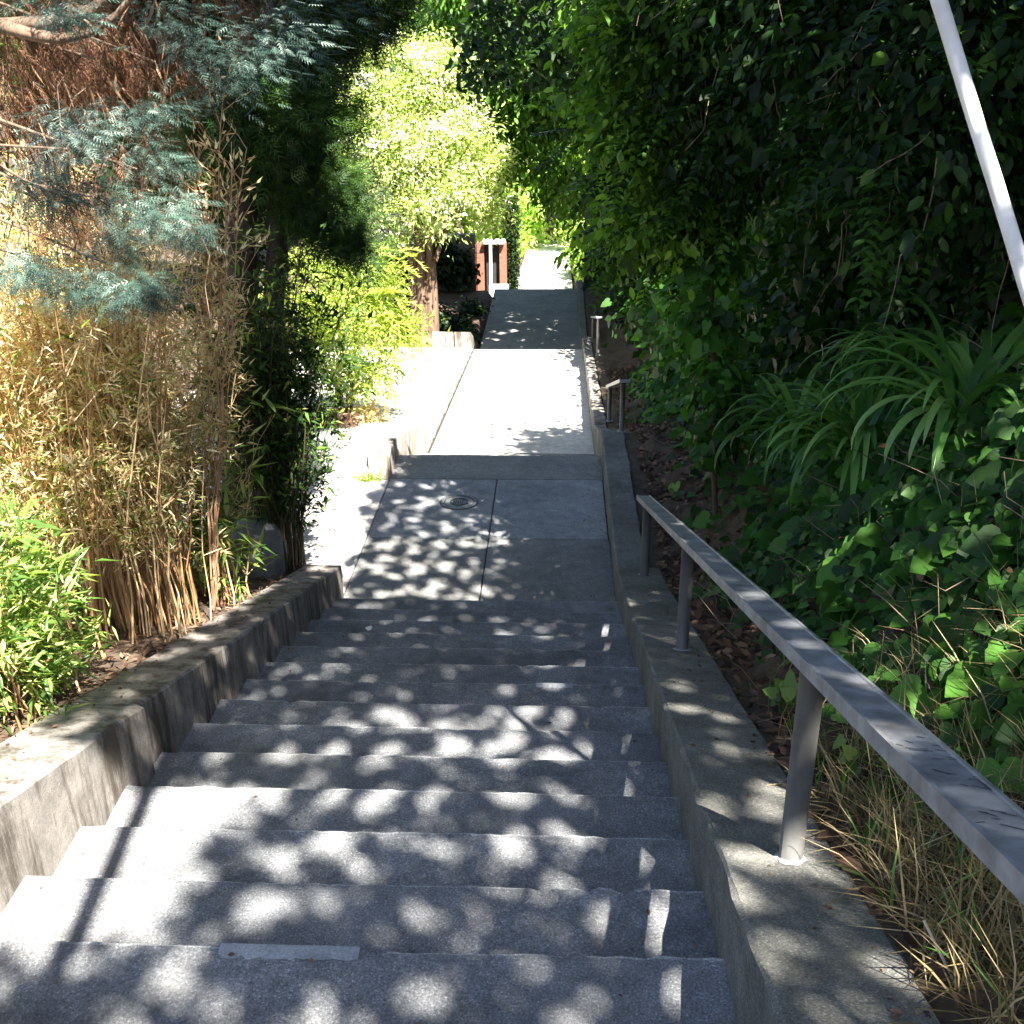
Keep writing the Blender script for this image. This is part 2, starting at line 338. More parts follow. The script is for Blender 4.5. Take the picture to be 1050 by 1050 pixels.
def sheet(name,x0,x1,yz,mat,kind='structure',parent=None,th=.12,nx=1):
    """solid strip following (y,z) stations"""
    m=MB()
    for (a,za),(b,zb) in zip(yz[:-1],yz[1:]):
        m.hexa([(x0,a,za-th),(x1,a,za-th),(x1,b,zb-th),(x0,b,zb-th),(x0,a,za),(x1,a,za),(x1,b,zb),(x0,b,zb)])
    o=m.build(name,mat,parent)
    if kind: o['kind']=kind
    return o
# upper landing: six slabs with open joints over a dirt bed
def slab(name,x0,x1,y0,y1,mat,parent=None):
    zf=lambda y:-3.892-.0199*(y-6.8)
    g=.0055; m=MB(); a,b,c,d=x0+g,x1-g,y0+g,y1-g
    m.hexa([(a,c,zf(c)-.09),(b,c,zf(c)-.09),(b,d,zf(d)-.09),(a,d,zf(d)-.09),(a,c,zf(c)),(b,c,zf(c)),(b,d,zf(d)),(a,d,zf(d))])
    o=m.build(name,mat,None,bevel=.005); o['kind']='structure'
    return o
slab('landing_slab',-1.6,-.57,6.79,8.12,M['slab2']); slab('landing_slab',-.57,.445,6.79,8.12,M['slab2'])
slab('landing_slab',-1.6,-.57,8.12,9.48,M['slab']); slab('landing_slab',-.57,.435,8.12,9.48,M['slab'])
slab('landing_slab',-1.75,.445,9.48,10.14,M['slab2'])
sheet('landing_base',-1.7,.5,[(6.8,-3.912),(10.13,-3.978)],M['joint'],th=.1)
# side pavement running off to the left
for a,b,c,d in ((-3.0,-1.6,7.13,8.78),(-3.0,-1.6,8.78,9.45),(-7.6,-3.0,-6,9.45),(-7.6,-3.0,9.45,10.6)):
    slab('side_pavement',a,b,c,d,M['pale'])
sheet('side_paving_base',-7.6,-1.65,[(6.9,-3.93),(9.44,-3.968)],M['joint'],th=.02)
sheet('terrace_paving',-5.2,-1.78,[(9.42,-3.95),(9.75,-3.69),(12.3,-4.375),(19.55,-5.475)],M['pale'],th=.06)
sheet('path_edge_joint',-1.64,-1.50,[(12.28,-4.785),(19.45,-5.52)],M['joint'],th=.1)
sheet('sloping_path',-1.555,.45,[(12.26,-4.76),(19.5,-5.5)],M['pale'],th=.15)
sheet('lower_landing',-1.62,.45,[(21.3,-6.12),(27.3,-6.12)],M['slab2'],th=.15)
sheet('lower_path',-1.62,.5,[(33.0,-7.98),(49.5,-9.84),(58,-10.4)],M['pale'],th=.15)

# ------------------------------------------------------------------ stairs
def flight(label,y_first,z_first,n,tr,ri,x0,x1,mat,first=0,fine=True):
    root=empty('concrete_stairs',((x0+x1)/2,y_first,z_first),label,'stairs')
    for k in range(first,n):
        yn=y_first+k*tr; zn=z_first-k*ri; nx=60 if fine else 4
        xs=np.linspace(x0,x1,nx)
        prof=[(-tr-.02,-.002),(-tr*.5,0),(-.028,0),(-.012,-.002),(-.004,-.012),(0,-.030),(-.006,-ri*.6),(-.012,-ri-.04),(-tr-.02,-ri-.06)]
        V=[];m=len(prof)
        for i,x in enumerate(xs):
            j1=RNG.normal(0,.0022)+.004*math.sin(x*3+k) ; j2=RNG.normal(0,.002); sl=-.003*(x-x0)
            chip=.012 if (fine and RNG.random()<.03) else 0
            for q,(dy,dz) in enumerate(prof):
                e=1 if q in (3,4,5) else 0
                V.append((x,yn+dy+e*(j1-chip),zn+dz+sl+e*(j2-chip*.6)*.6))
        F=[[i*m+q,(i+1)*m+q,(i+1)*m+(q+1)%m,i*m+(q+1)%m] for i in range(nx-1) for q in range(m)]
        F.append([q for q in range(m)]); F.append([(nx-1)*m+q for q in range(m)][::-1])
        me_mat=mat
        o=mesh_py('step',V,F,me_mat,root,smooth=False)
        if fine:
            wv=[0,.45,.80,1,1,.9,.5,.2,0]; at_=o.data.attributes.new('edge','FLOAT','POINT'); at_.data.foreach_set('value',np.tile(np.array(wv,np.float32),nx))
    return root
st=flight('upper concrete flight in the foreground, dappled with round spots of sun',Y0,Z0,14,TR,RI,-1.60,.445,M['step'],first=-3)
def patch(x0,x1,n,dep,seed):
    r=np.random.default_rng(seed); zn=Z0-n*RI; yn=Y0+n*TR; k=24; V=[];F=[]
    xs=np.linspace(x0,x1,k)
    for i,x in enumerate(xs):
        sl=-.003*(x+1.6); d=dep*(1+r.normal(0,.12)) if 0<i<k-1 else dep*.8
        V+=[(x,yn-d,zn+sl+.0012),(x,yn-.006,zn+sl+.004),(x,yn-.001,zn+sl-.004),(x,yn-.003,zn+sl-.03)]
    for i in range(k-1):
        for q in range(3): F.append([i*4+q,i*4+q+1,(i+1)*4+q+1,(i+1)*4+q][::-1])
    o=mesh_py('mortar_patch',V,F,M['patch'],st); return o
patch(-.865,-.50,0,.05,1)['label']='pale mortar repair strip along a step edge in the foreground'
patch(-.10,.09,7,.045,2)['label']='small pale mortar repair on a step edge farther down'
flight('second concrete flight hidden beyond the upper landing',10.14+.353,-3.96-.133,6,.353,.133,-1.6,.445,M['slab2'],fine=False)
flight('third concrete flight dropping from the bright sloping path to the shaded landing',19.5+.36,-5.5-.124,5,.36,.124,-1.6,.445,M['slab2'],fine=False)
flight('lowest concrete flight dropping from the shaded landing to the bright far path',27.3+.407,-6.12-.133,14,.407,.133,-1.6,.445,M['slab2'],fine=False)

# ------------------------------------------------------------------ walls
def wallstrip(name,x0,x1,st_,depth,mat,parent,jit=.003,seed=0,step=.12,dx=0,facemat=None):
    """long wall piece: x0..x1, top stations (y,z); slightly uneven edges"""
    r=np.random.default_rng(seed); ys=[s[0] for s in st_]; zs=[s[1] for s in st_]
    n=max(2,int((ys[-1]-ys[0])/step)+1); Y=np.linspace(ys[0],ys[-1],n); Z=np.interp(Y,ys,zs); V=[];F=[]
    for y,z in zip(Y,Z):
        a=r.normal(0,jit,6); b=.010
        V+=[(x0+a[0]*.3,y,z-depth),(x0+a[0],y,z-b),(x0+b,y,z+a[1]*.5),(x1-b,y,z+a[2]*.5),(x1+a[3],y,z-b),(x1+a[3]*.3,y,z-depth)]
    for i in range(n-1):
        for q in range(6): F.append([i*6+q,i*6+(q+1)%6,(i+1)*6+(q+1)%6,(i+1)*6+q][::-1])
    F.append(list(range(6))); F.append([(n-1)*6+q for q in range(6)][::-1])
    o=mesh_py(name,V,F,mat,parent)
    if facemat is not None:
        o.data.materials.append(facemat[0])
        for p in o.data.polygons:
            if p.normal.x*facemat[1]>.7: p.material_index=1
    return o
lw=empty('retaining_wall',(-1.72,3,-2.3),'low stained concrete wall stepping down the left side of the upper flight','wall')
tz=lambda y:-1.171-.349*y
brk=[-1.0,3.38,4.36,4.97,7.06]; off=[-1.575,-1.59,-1.577,-1.592]
for i in range(4):
    a,b=brk[i]+.004,brk[i+1]-.004
    wallstrip('wall_panel',-1.875+(.01 if i%2 else 0),off[i],[(a,tz(a)),(b,tz(b))],.75,M['wall'],lw,seed=i)
rw=empty('retaining_wall',(.6,3,-2.3),'broad mossy concrete wall carrying the handrail on the right of the upper flight','wall')
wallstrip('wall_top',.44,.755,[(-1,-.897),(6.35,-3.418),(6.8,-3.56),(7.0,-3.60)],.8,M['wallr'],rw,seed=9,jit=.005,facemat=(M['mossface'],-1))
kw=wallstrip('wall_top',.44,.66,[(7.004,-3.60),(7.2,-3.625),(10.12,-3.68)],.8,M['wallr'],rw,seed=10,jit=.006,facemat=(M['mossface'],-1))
l2=wallstrip('retaining_wall',-1.80,-1.602,[(9.50,-3.72),(9.56,-3.66),(10.1,-3.745),(12.3,-4.372),(19.5,-5.475)],.9,M['palewall'],None,seed=12,jit=.008)
tag(l2,'sunlit concrete wall with dark drip stains left of the bright sloping path','wall')
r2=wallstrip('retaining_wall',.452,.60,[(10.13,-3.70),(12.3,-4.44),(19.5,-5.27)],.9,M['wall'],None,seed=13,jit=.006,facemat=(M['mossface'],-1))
tag(r2,'narrow concrete kerb wall right of the bright sloping path','wall')
cw=wallstrip('retaining_wall',-2.35,-1.93,[(19.58,-5.18),(21.4,-5.85)],.9,M['wall'],None,seed=14,jit=.01)
tag(cw,'stubby mottled concrete wall end beside the brown tree trunks','wall')
cw=wallstrip('retaining_wall',-1.925,-1.62,[(19.6,-5.2),(20.8,-5.75)],.9,M['wall'],None,seed=19,jit=.01)
tag(cw,'short concrete cheek wall sloping down beside the third flight','wall')
r3=wallstrip('retaining_wall',.452,.60,[(19.55,-5.3),(21.3,-5.85),(27.3,-5.9)],.9,M['wallr'],None,seed=15,jit=.006)
tag(r3,'dark concrete kerb wall right of the shaded lower landing','wall')

# ------------------------------------------------------------------ handrails
def handrail(label,x,y0,y1,z_at0,slope,posts,base,group=None,r=.031):
    """channel rail sloping down from (y0,z_at0)"""
    root=empty('handrail',(x,posts[0],base(posts[0])),label,'handrail',group)
    w=.050; h=.030; dy=y1-y0; n=np.array([0,slope,1.])/math.hypot(1,slope); k=24
    prof=[(-w,-h),(-w,.006),(-w+.008,.006),(-w+.012,0),(w-.010,0),(w-.007,.003),(w,.003),(w,-h)]
    V=[];F=[];m=len(prof)
    for i in range(k+1):
        y=y0+dy*i/k; c=np.array([x,y,z_at0-slope*(y-y0)])
        for a,b in prof: V.append(c+np.array([a,0,0])+n*b)
    for i in range(k):
        for q in range(m): F.append([i*m+q,i*m+(q+1)%m,(i+1)*m+(q+1)%m,(i+1)*m+q])
    F.append(list(range(m))[::-1]); F.append([k*m+q for q in range(m)])
    bar=mesh_py('rail_bar',V,F,M['steel'],root)
    for py in posts:
        zb=base(py); zt=z_at0-slope*(py-y0)-h*.9; mb=MB(); mb.tube([(x-.005,py,zb-.1),(x-.005,py,zb+.3),(x-.005,py,zt)],r,20)
        po=mb.build('post',M['post'],root,smooth=False)
        for p in po.data.polygons: p.use_smooth=len(p.vertices)==4
        V=[];F=[];q=18   # rough mortar collar
        for j in range(q):
            a=2*math.pi*j/q; rr=.046+RNG.normal(0,.005); sl=slope if py<6.6 else .02
            V+=[(x-.005+.028*math.cos(a),py+.028*math.sin(a),zb-sl*.028*math.sin(a)+.009),(x-.005+rr*math.cos(a),py+rr*math.sin(a),zb-sl*rr*math.sin(a)+.002)]
        for j in range(q): F.append([2*j,2*j+1,(2*j+3)%(2*q),(2*j+2)%(2*q)])
        mesh_py('mortar_collar',V,F,M['patch'],po)
    return root,bar
zr=lambda y:-1.24-.343*y
hr,bar=handrail('long grey steel handrail on the right wall beside the upper flight',.627,-.3,7.22,-1.433+.05+.350*2.54,.350,[2.24,4.595,6.79],lambda y:float(np.interp(y,[-1,6.35,6.8,7.2],[-.897,-3.418,-3.56,-3.62])))
# dark scribble on the near end of the rail
mb=MB(); zt=lambda y:-1.433+.05+.350*2.54-.350*(y+.3)
r_=np.random.default_rng(5)
for k in range(34):
    y=r_.uniform(1.22,1.62) if k<26 else r_.uniform(1.05,1.3); x=r_.uniform(.592,.665); a=r_.uniform(-.25,.9); L=r_.uniform(.015,.045)
    p0=np.array([x,y]);p1=p0+L*np.array([math.cos(a)*.7,-math.sin(a)]); p1[0]=min(max(p1[0],.59),.668); d=unit((p1-p0)[None])[0]; s=np.array([-d[1],d[0]])*.0011
    pts=[p0-s,p0+s,p1+s,p1-s]; b=len(mb.V); mb.V+=[(q[0],q[1],zt(q[1])+.0012) for q in pts]; mb.F.append([b,b+1,b+2,b+3])
o=mb.build('scribble_marks',M['ink'],bar)
handrail('short steel handrail beyond the first, against the leaf litter bank',.64,9.95,12.75,-3.10,.34,[10.1,12.6],lambda y:float(right_z(y)),r=.024)
handrail('small pale handrail farther down beside the bright path, half hidden in leaves',.66,17.2,20.3,-4.30,.25,[17.4,20.1],lambda y:float(right_z(y)),r=.024)

# small iron meter cover in the landing
def cover():
    cx,cy=-.885,8.90; z0=-3.892-.0199*(cy-6.8)+.003; root=empty('meter_cover',(cx,cy,z0),'small round iron cover with raised rings set in the landing slab','cover')
    def ring(name,r0,r1,h,mat):
        q=40;V=[];F=[]
        for j in range(q):
            a=2*math.pi*j/q;c,s=math.cos(a),math.sin(a)
            for r,z in ((r0,0),(r0,h),(r1,h),(r1,0)): V.append((cx+r*c,cy+r*s,z0+z))
        for j in range(q):
            for t in range(3): F.append([4*j+t,4*j+t+1,(4*j+t+5)%(4*q),(4*j+t+4)%(4*q)][::-1])
        return mesh_py(name,V,F,mat,root)
    q=36; mesh_py('lid',[(cx+.13*math.cos(2*math.pi*j/q),cy+.13*math.sin(2*math.pi*j/q),z0+.001) for j in range(q)],[list(range(q))],M['iron'],root)
    ring('gap',.128,.138,.002,M['joint']); ring('frame',.140,.165,.005,M['iron']); ring('dirt_ring',.166,.176,.0015,M['joint']); ring('raised_ring',.07,.08,.006,M['dark']); 
    m=MB()
    for k in range(5): m.box(cx-.05+.02*k,cx-.043+.02*k,cy-.045,cy+.045,z0+.0012,z0+.006)
    m.build('raised_bars',M['dark'],root)
cover()

# white guard tube over a guy wire, upper right
def guard():
    A=at(950,-40,2.55); B=at(1062,322,2.25); d=(B-A); C=A-d*2.2; B2=A+d*2.1
    root=empty('guy_wire_guard',B2,'white plastic tube guarding a slanting guy wire at the upper right','pole')
    P=np.linspace(0,1,30)[:,None]*(B2-C)+C; P=P+np.stack([.0006*np.sin(np.arange(30)*1.7),.0006*np.cos(np.arange(30)*2.1),0*np.arange(30)],-1)
    m=MB(); m.tube(P,.0165,18); o=m.build('guard_tube',M['white'],root,smooth=True)
    m=MB(); m.tube([C-(B2-C)*.6,C],.006,8); m.build('wire',M['steel'],root)
guard()

# litter scrap on the steps
def scrap():
    n=12; yy=Y0+11*TR-.12; z=Z0-11*RI+.004; cx=-1.2
    V=[(cx+.022*math.cos(2*math.pi*i/14),yy+.028*math.sin(2*math.pi*i/14),z+.004*math.sin(i)) for i in range(14)]+[(cx,yy,z+.006)]
    o=mesh_py('litter_scrap',V,[[i,(i+1)%14,14] for i in range(14)],M['paper']); tag(o,'tiny white scrap of litter lying on a step near the bottom of the flight','litter')
scrap()

# boulder
def boulder():
    c=at(262,592,6.75); V=[];F=[]; nu,nv=18,12; r=np.random.default_rng(3)
    c=np.array([c[0]-.0,6.85,ground_z(c[0],6.85)+.12])
    for i in range(nv+1):
        for j in range(nu):
            th=math.pi*i/nv; ph=2*math.pi*j/nu; d=np.array([math.sin(th)*math.cos(ph),math.sin(th)*math.sin(ph),math.cos(th)])
            e=np.sign(d)*np.abs(d)**.55; e=e*(1+.06*math.sin(5*d[0]+3*d[2])+.05*math.sin(7*d[1]+d[0]*4)); V.append(c+e*np.array([.22,.2,.30]))
    for i in range(nv):
        for j in range(nu): F.append([i*nu+j,i*nu+(j+1)%nu,(i+1)*nu+(j+1)%nu,(i+1)*nu+j][::-1])
    o=mesh_py('boulder',V,F,M['rock'],smooth=True); tag(o,'grey stone block in the planting bed behind the left wall','boulder')
boulder()

# ------------------------------------------------------------------ bamboo
def bamboo(label,spots,n_culm,h,spread,matc,matl,nleaf,lsize,group,lean=(0,0),leaf_from=.25,rad=(.004,.008),leaf_up=False,seed=0,ratio=.16):
    r=np.random.default_rng(seed); cx,cy=np.mean([s[0] for s in spots]),np.mean([s[1] for s in spots])
    root=empty('bamboo_clump',(cx,cy,float(ground_z(cx,cy))),label,'bamboo',group)
    Vs=[];Fs=[];R=[];tops=[];b=0;k=9;ns=5
    for i in range(n_culm):
        s=spots[r.integers(len(spots))]; x=s[0]+r.normal(0,spread); y=s[1]+r.normal(0,spread); x=min(x,-1.89)
        hh=h*r.uniform(.55,1.05); dx=r.normal(lean[0],.16)*hh; dy=r.normal(lean[1],.14)*hh; z0=float(ground_z(x,y))-.02
        t=np.linspace(0,1,k); P=np.stack([x+dx*t**1.6+r.normal(0,.012,k)*(t>0),y+dy*t**1.6+r.normal(0,.012,k)*(t>0),z0+hh*t],-1)
        rr=r.uniform(*rad)*(1-.75*t); tops.append(P)
        T=unit(np.gradient(P,axis=0)); A=unit(np.cross(T,(0,1.,0))); C=np.cross(T,A)
        th=2*math.pi*np.arange(ns)/ns
        V=P[:,None]+rr[:,None,None]*(A[:,None]*np.cos(th)[None,:,None]+C[:,None]*np.sin(th)[None,:,None])
        I=np.arange(k*ns).reshape(k,ns); F=np.stack([I[:-1],np.roll(I[:-1],-1,1),np.roll(I[1:],-1,1),I[1:]],-1).reshape(-1,4)+b
        Vs.append(V.reshape(-1,3));Fs.append(F);R.append(np.full(len(F),r.random()));b+=k*ns
    # side twigs
    tw=[]
    for P in tops:
        for q in range(9):
            t=r.uniform(leaf_from,1)*(k-1); i=min(int(t),k-2); p=P[i]+(P[i+1]-P[i])*(t-i)
            a=r.uniform(0,6.28); L=r.uniform(.1,.32); d=np.array([math.cos(a)*.7,math.sin(a)*.7,r.uniform(.2,1.0)])*L
            tw.append((p,p+d*.6,p+d+np.array([0,0,-.1*L])))
    tw=np.array(tw); nt_=len(tw)
    W=.0012; side=unit(np.cross(tw[:,2]-tw[:,0],r.normal(size=(nt_,3))))*W*1.6
    V=np.stack([tw[:,0]-side,tw[:,0]+side,tw[:,1]+side,tw[:,1]-side,tw[:,2]],1)
    F=np.array([(0,1,2,3)])[None]+(np.arange(nt_)*5)[:,None,None]
    F2=np.array([(3,2,4,4)])
    Vs.append(V.reshape(-1,3)); Fs.append(F.reshape(-1,4)+b); R.append(r.random(nt_))
    mesh_k('culms',np.concatenate(Vs),np.concatenate(Fs),matc,root,np.concatenate(R))
    for (ml,nl,lf,up) in nleaf:
        pi=r.integers(0,nt_,nl); sel=None
        P0=tw[pi,1]+(tw[pi,2]-tw[pi,1])*r.random((nl,1))+r.normal(0,.03,(nl,3))
        if up is not None:
            z_rel=(P0[:,2]-ground_z(P0[:,0],P0[:,1]))/h; keep=(r.random(nl)<np.interp(z_rel,[0,.3,.6,1],up)); P0=P0[keep]; pi=pi[keep]
        n=len(P0); D=unit(tw[pi,2]-tw[pi,0])*.8+rdir(n)*.7+np.array([0,0,-.25]); L=lsize*lf*np.clip(r.normal(1,.3,n),.4,1.7)
        leaves('leaves',P0,D,rdir(n)*.6+np.array([0,0,1]),L,L*ratio*r.uniform(.8,1.3,n),ml,root,T_BLADE)
    return root
GB='dry golden bamboo clumps along the left bed'
bamboo('tall golden bamboo clump at the left edge of the photo',[(-2.75,4.5),(-2.5,4.7),(-2.95,4.8),(-2.45,4.4)],90,2.35,.15,M['culm'],None,[(M['l_gold'],14000,.62,(.15,.7,1,1)),(M['l_bam'],2600,.9,(1,.9,.5,.4))],.085,GB,lean=(-.16,.05),seed=1)
bamboo('thickest golden bamboo clump, in the middle of the dry bamboo',[(-2.15,4.75),(-2.4,5.0),(-2.6,5.2),(-2.2,5.1)],110,2.3,.14,M['culm'],None,[(M['l_gold'],19000,.62,(.12,.6,1,1)),(M['l_bam'],2600,.9,(.8,.8,.5,.4))],.085,GB,lean=(-.05,.02),seed=2)
bamboo('golden bamboo clump nearest the dark conifer trunk',[(-2.4,5.4),(-2.6,5.6),(-2.2,5.2)],80,2.2,.11,M['culm'],None,[(M['l_gold'],13000,.62,(.12,.6,1,1)),(M['l_bam'],700,1.1,(.6,.6,.3,.3))],.085,GB,lean=(-.03,.0),seed=3)
bamboo('golden bamboo clump standing behind the others against the bright paving',[(-3.2,5.8),(-3.4,6.3),(-3.0,6.2)],70,2.4,.2,M['culm'],None,[(M['l_gold'],13000,.7,(.15,.6,1,1)),(M['l_bam'],500,1.1,(.5,.6,.3,.3))],.09,GB,lean=(-.05,.0),seed=4)
bamboo('golden bamboo clump filling the gap before the dark conifer trunk',[(-2.6,5.9),(-2.4,6.2),(-2.75,6.1),(-2.3,6.0)],80,2.3,.13,M['culm'],None,[(M['l_gold'],14000,.7,(.15,.6,1,1)),(M['l_bam'],1200,1.0,(.5,.6,.4,.3))],.085,GB,lean=(-.02,.0),seed=14)
bamboo('low bright green bamboo spilling over the left wall in the foreground',[(-2.05,3.25),(-2.2,3.5),(-2.35,3.3),(-2.1,3.6)],44,.78,.10,M['culm'],None,[(M['l_bam'],6500,.82,None)],.095,None,lean=(-.05,-.1),leaf_from=.1,seed=5,ratio=.17)
bamboo('small green bamboo tuft against the grey boulder',[(-2.05,5.75),(-2.1,5.95)],22,1.25,.07,M['culm'],None,[(M['l_bam'],1200,1.2,(1,.8,.5,.5))],.10,None,lean=(.03,-.02),leaf_from=.08,seed=6,ratio=.15)
bamboo('dark shaded bamboo clump at the end of the left wall',[(-1.98,6.95),(-2.12,7.0),(-1.9,7.1),(-2.0,7.1)],110,2.3,.07,M['darkculm'],None,[(M['l_cyp'],18000,.85,(.0,.25,1,1)),(M['l_shrub'],1800,.9,(0,.0,.4,1))],.075,None,lean=(.06,.05),leaf_from=.2,seed=7,ratio=.28,rad=(.006,.010))

# feathery sunlit shrub on the terrace
def shrub():
    b=at(358,440,12.2); b[2]=ground_z(b[0],b[1]); root=empty('leafy_shrub',b,'bright yellow green shrub with arching feathery shoots on the terrace','shrub')
    mb=MB(); 
    for k in range(9): 
        c=at(RNG.uniform(325,415),RNG.uniform(290,380),12.2+RNG.uniform(-.4,.5)); limb(mb,b+np.array([0,0,-.03]),c,.02,.006,6,.1,6)
    mb.build('stems',M['darkculm'],root)
    bl=[]
    for px,py,y,rx in ((335,330,12.4,.55),(372,318,12.4,.6),(400,335,12.2,.38),(350,385,12.2,.4),(385,385,12.1,.35),(380,275,12.6,.38),(330,280,12.7,.45),(300,310,12.6,.4),(345,345,11.8,.5)):
        c=at(px,py,y); bl.append((*c,rx,.45,rx*.75))
    foliage('foliage',bl,14000,.075,M['l_shrub'],root,ratio=.28,tmpl=T_BLADE,cr=.11,per=45,droop=.2,shell=.45)
    # arching shoots on the sunny right side
    C=[];D=[]
    for k in range(46):
        p=at(RNG.uniform(370,412),RNG.uniform(255,380),12.1+RNG.uniform(-.2,.3)); d=unit(np.array([RNG.uniform(.3,1),RNG.uniform(-.3,.3),RNG.uniform(-.2,.6)])[None])[0]
        for j in range(26):
            t=j/26*.34; q=p+d*t+np.array([0,0,-1.3*t*t]); s=(-1)**j
            C.append(q); D.append(d+np.array([0,s*.8,0])+rdir(1)[0]*.4)
    leaves('shoots',np.array(C),np.array(D),rdir(len(C))*.5+np.array([0,0,1]),.085,.02,M['l_shrub'],root,T_BLADE,np.clip(RNG.normal(.75,.2,len(C)),0,1))
    mb2=[(*at(395,432,11.9),.22,.2,.07),(*at(340,430,11.8),.15,.15,.06)]
shrub()
# low reddish plant at the foot of the shrub
def small_plants():
    for (px,py,y,lab,mat) in ((345,432,11.6,'low reddish leafy plant under the bright shrub','l_litter'),(378,420,12.3,'small yellowing seedling at the right foot of the bright shrub','l_gold')):
        b=at(px,py,y); b[2]=ground_z(b[0],b[1])
        root=empty('low_plant',b,lab,'plant'); foliage('foliage',[(b[0],b[1],b[2]+.12,.3,.25,.12)],500,.07,M[mat],root,.4,cr=.07,per=20,droop=.1)
        mb=MB(); limb(mb,b,b+np.array([0.03,0,.14]),.008,.004,4,.1,5); mb.build('stem',M['darkculm'],root)
small_plants()

# ------------------------------------------------------------------ blue conifer, upper left
def blue_conifer():
    base=np.array([-4.7,3.2,float(ground_z(-4.7,3.2))]); root=empty('conifer_tree',base,'blue green conifer with drooping sprays and dead brown inner twigs at the upper left','tree')
    mb=MB(); tr=limb(mb,base-[0,0,.1],base+[.15,.3,6.2],.17,.06,10,.06,10); mb.build('trunk',M['grey_bark'],root,smooth=True)
    br=MB(); ends=[]
    src=[(-15,24,4.5,60,36,4.3),(-15,30,4.4,190,-10,4.0),(60,38,4.3,150,22,4.1)]
    P=np.array([at(-80,10,3.44),at(-10,24,3.36),at(35,36,3.32),at(62,40,3.32),at(90,34,3.36),at(120,15,3.36),at(150,-20,3.36)]); br.tube(P,[.022,.02,.018,.015,.012,.010,.008],8)
    P=np.array([at(-70,30,3.68),at(0,27,3.64),at(55,22,3.60),at(95,10,3.60),at(130,-20,3.60)]); br.tube(P,[.024,.024,.02,.018,.016],8)
    trunk_pt=lambda z:np.array([-4.6,3.4,z])
    for (px,py,y) in ((30,100,4.7),(100,80,4.6),(60,160,4.6),(130,150,4.7),(40,270,4.6),(120,215,4.6),(200,40,4.9),(180,220,4.7),(100,260,4.7),(10,200,4.8),(150,60,4.8)):
        e=at(px,py,y*.80); s=trunk_pt(e[2]+RNG.uniform(.5,1.1)); Pp=limb(br,s,e,.016,.004,8,.10,6,sag=-.12)
        for q in range(16):
            i=RNG.integers(3,7); p=Pp[i]+(Pp[i+1]-Pp[i])*RNG.random(); d=np.array([RNG.uniform(-.25,.35),RNG.uniform(-.25,.25),RNG.uniform(-.5,-.08)]); limb(br,p,p+d*.8,.003,.001,4,.2,4); ends.append((p,p+d))
    br.build('branches',M['bark'],root,smooth=True)
    # dead brown foliage: fine twigs hanging
    bl=[]
    for px,py,y,r in ((20,60,4.9,.28),(90,60,4.8,.3),(50,110,4.9,.28),(130,90,4.9,.28),(110,160,4.8,.22),(20,150,5.0,.25),(170,50,5.1,.22),(60,190,4.9,.2),(120,20,4.9,.3),(30,10,4.9,.3),(150,170,5.0,.16),(240,10,5.3,.15),(65,225,4.9,.14)):
        bl.append((*at(px,py,y*.80),r*.8,r*.65,r*.8))
    P,out,tone=clumped(bl,3600,.055,30,.6,1.3); n=len(P)
    D=np.array([0.25,0,-1.0])+rdir(n)*.65; L=RNG.uniform(.045,.11,n)
    leaves('dead_foliage',P,D,rdir(n),L,L*.35,M['l_dead'],root,T_SPRAY,np.clip(.5*tone+.5*RNG.random(n),0,1))
    n=350; P,out,tone=clumped(bl,n,.08,10,.6,1.3); D=np.array([0.1,0,-1.0])+rdir(n)*.5
    leaves('dead_twigs',P,D,rdir(n),RNG.uniform(.08,.18,n),.004,M['l_dead'],root,T_BLADE,np.clip(.3+.6*RNG.random(n),0,1))
    # living sprays: lobes, each an outward fan
    C=[];D=[];Nn=[];R=[];S=[]
    for px,py,y,r,cnt in ((200,40,4.7,.20,230),(250,58,4.8,.2,230),(225,85,4.8,.16,160),(285,25,5.0,.22,200),(75,125,4.1,.13,170),(85,140,4.05,.12,150),(62,165,4.2,.13,140),(62,205,4.25,.14,190),(40,190,4.3,.13,140),(135,115,4.4,.1,110),(165,112,4.4,.1,110),(150,150,4.4,.12,140),(168,170,4.4,.1,110),(135,210,4.2,.12,150),(165,225,4.15,.1,150),(195,238,4.1,.08,120),(115,240,4.3,.1,120),(180,205,4.4,.1,100),(35,278,4.1,.13,200),(70,295,4.1,.13,190),(15,270,4.2,.12,150),(100,285,4.2,.1,110),(145,290,4.0,.09,150),(158,305,4.0,.07,100),(120,305,4.1,.09,100),(62,8,4.0,.1,140),(75,20,4.0,.06,80),(170,15,4.6,.15,140),(330,10,5.4,.3,260),(300,60,5.4,.2,150),(130,260,4.3,.1,100),(100,190,4.4,.1,90)):
        c=at(px,py,y*.80); cnt=int(cnt*.95); r=r*.58; g=RNG.normal(size=(cnt,3))*r*np.array([.75,.75,.4]); 
        C.append(c+g); d=g*np.array([1,1,.4])/r+np.array([.45,-.35,-.35])+rdir(cnt)*.35; D.append(d); Nn.append(rdir(cnt)*.35+np.array([0,-.2,1])); 
        t=RNG.uniform(-.38,.22); R.append(np.clip(RNG.normal(.45+t,.22,cnt),0,1)); S.append(RNG.uniform(.035,.068,cnt))
    up=[]
    for px,py,y in ((200,40,4.7),(62,205,4.25),(40,190,4.3),(62,165,4.2),(165,112,4.4),(100,60,4.8),(130,60,4.8),(285,25,5.0)):
        p=at(px,py,y*.80); p=p+SUN*max(.7,(.42-p[2])/SUN[2]); up.append((*p,.17,.17,.12))
    foliage('shade_foliage',up,1300,.08,M['l_blue'],root,.8,tmpl=T_SPRAY,cr=.09,per=35,droop=.2)  # unseen sprays added towards the sun to shade the lobes below
    C=np.concatenate(C);S=np.concatenate(S)
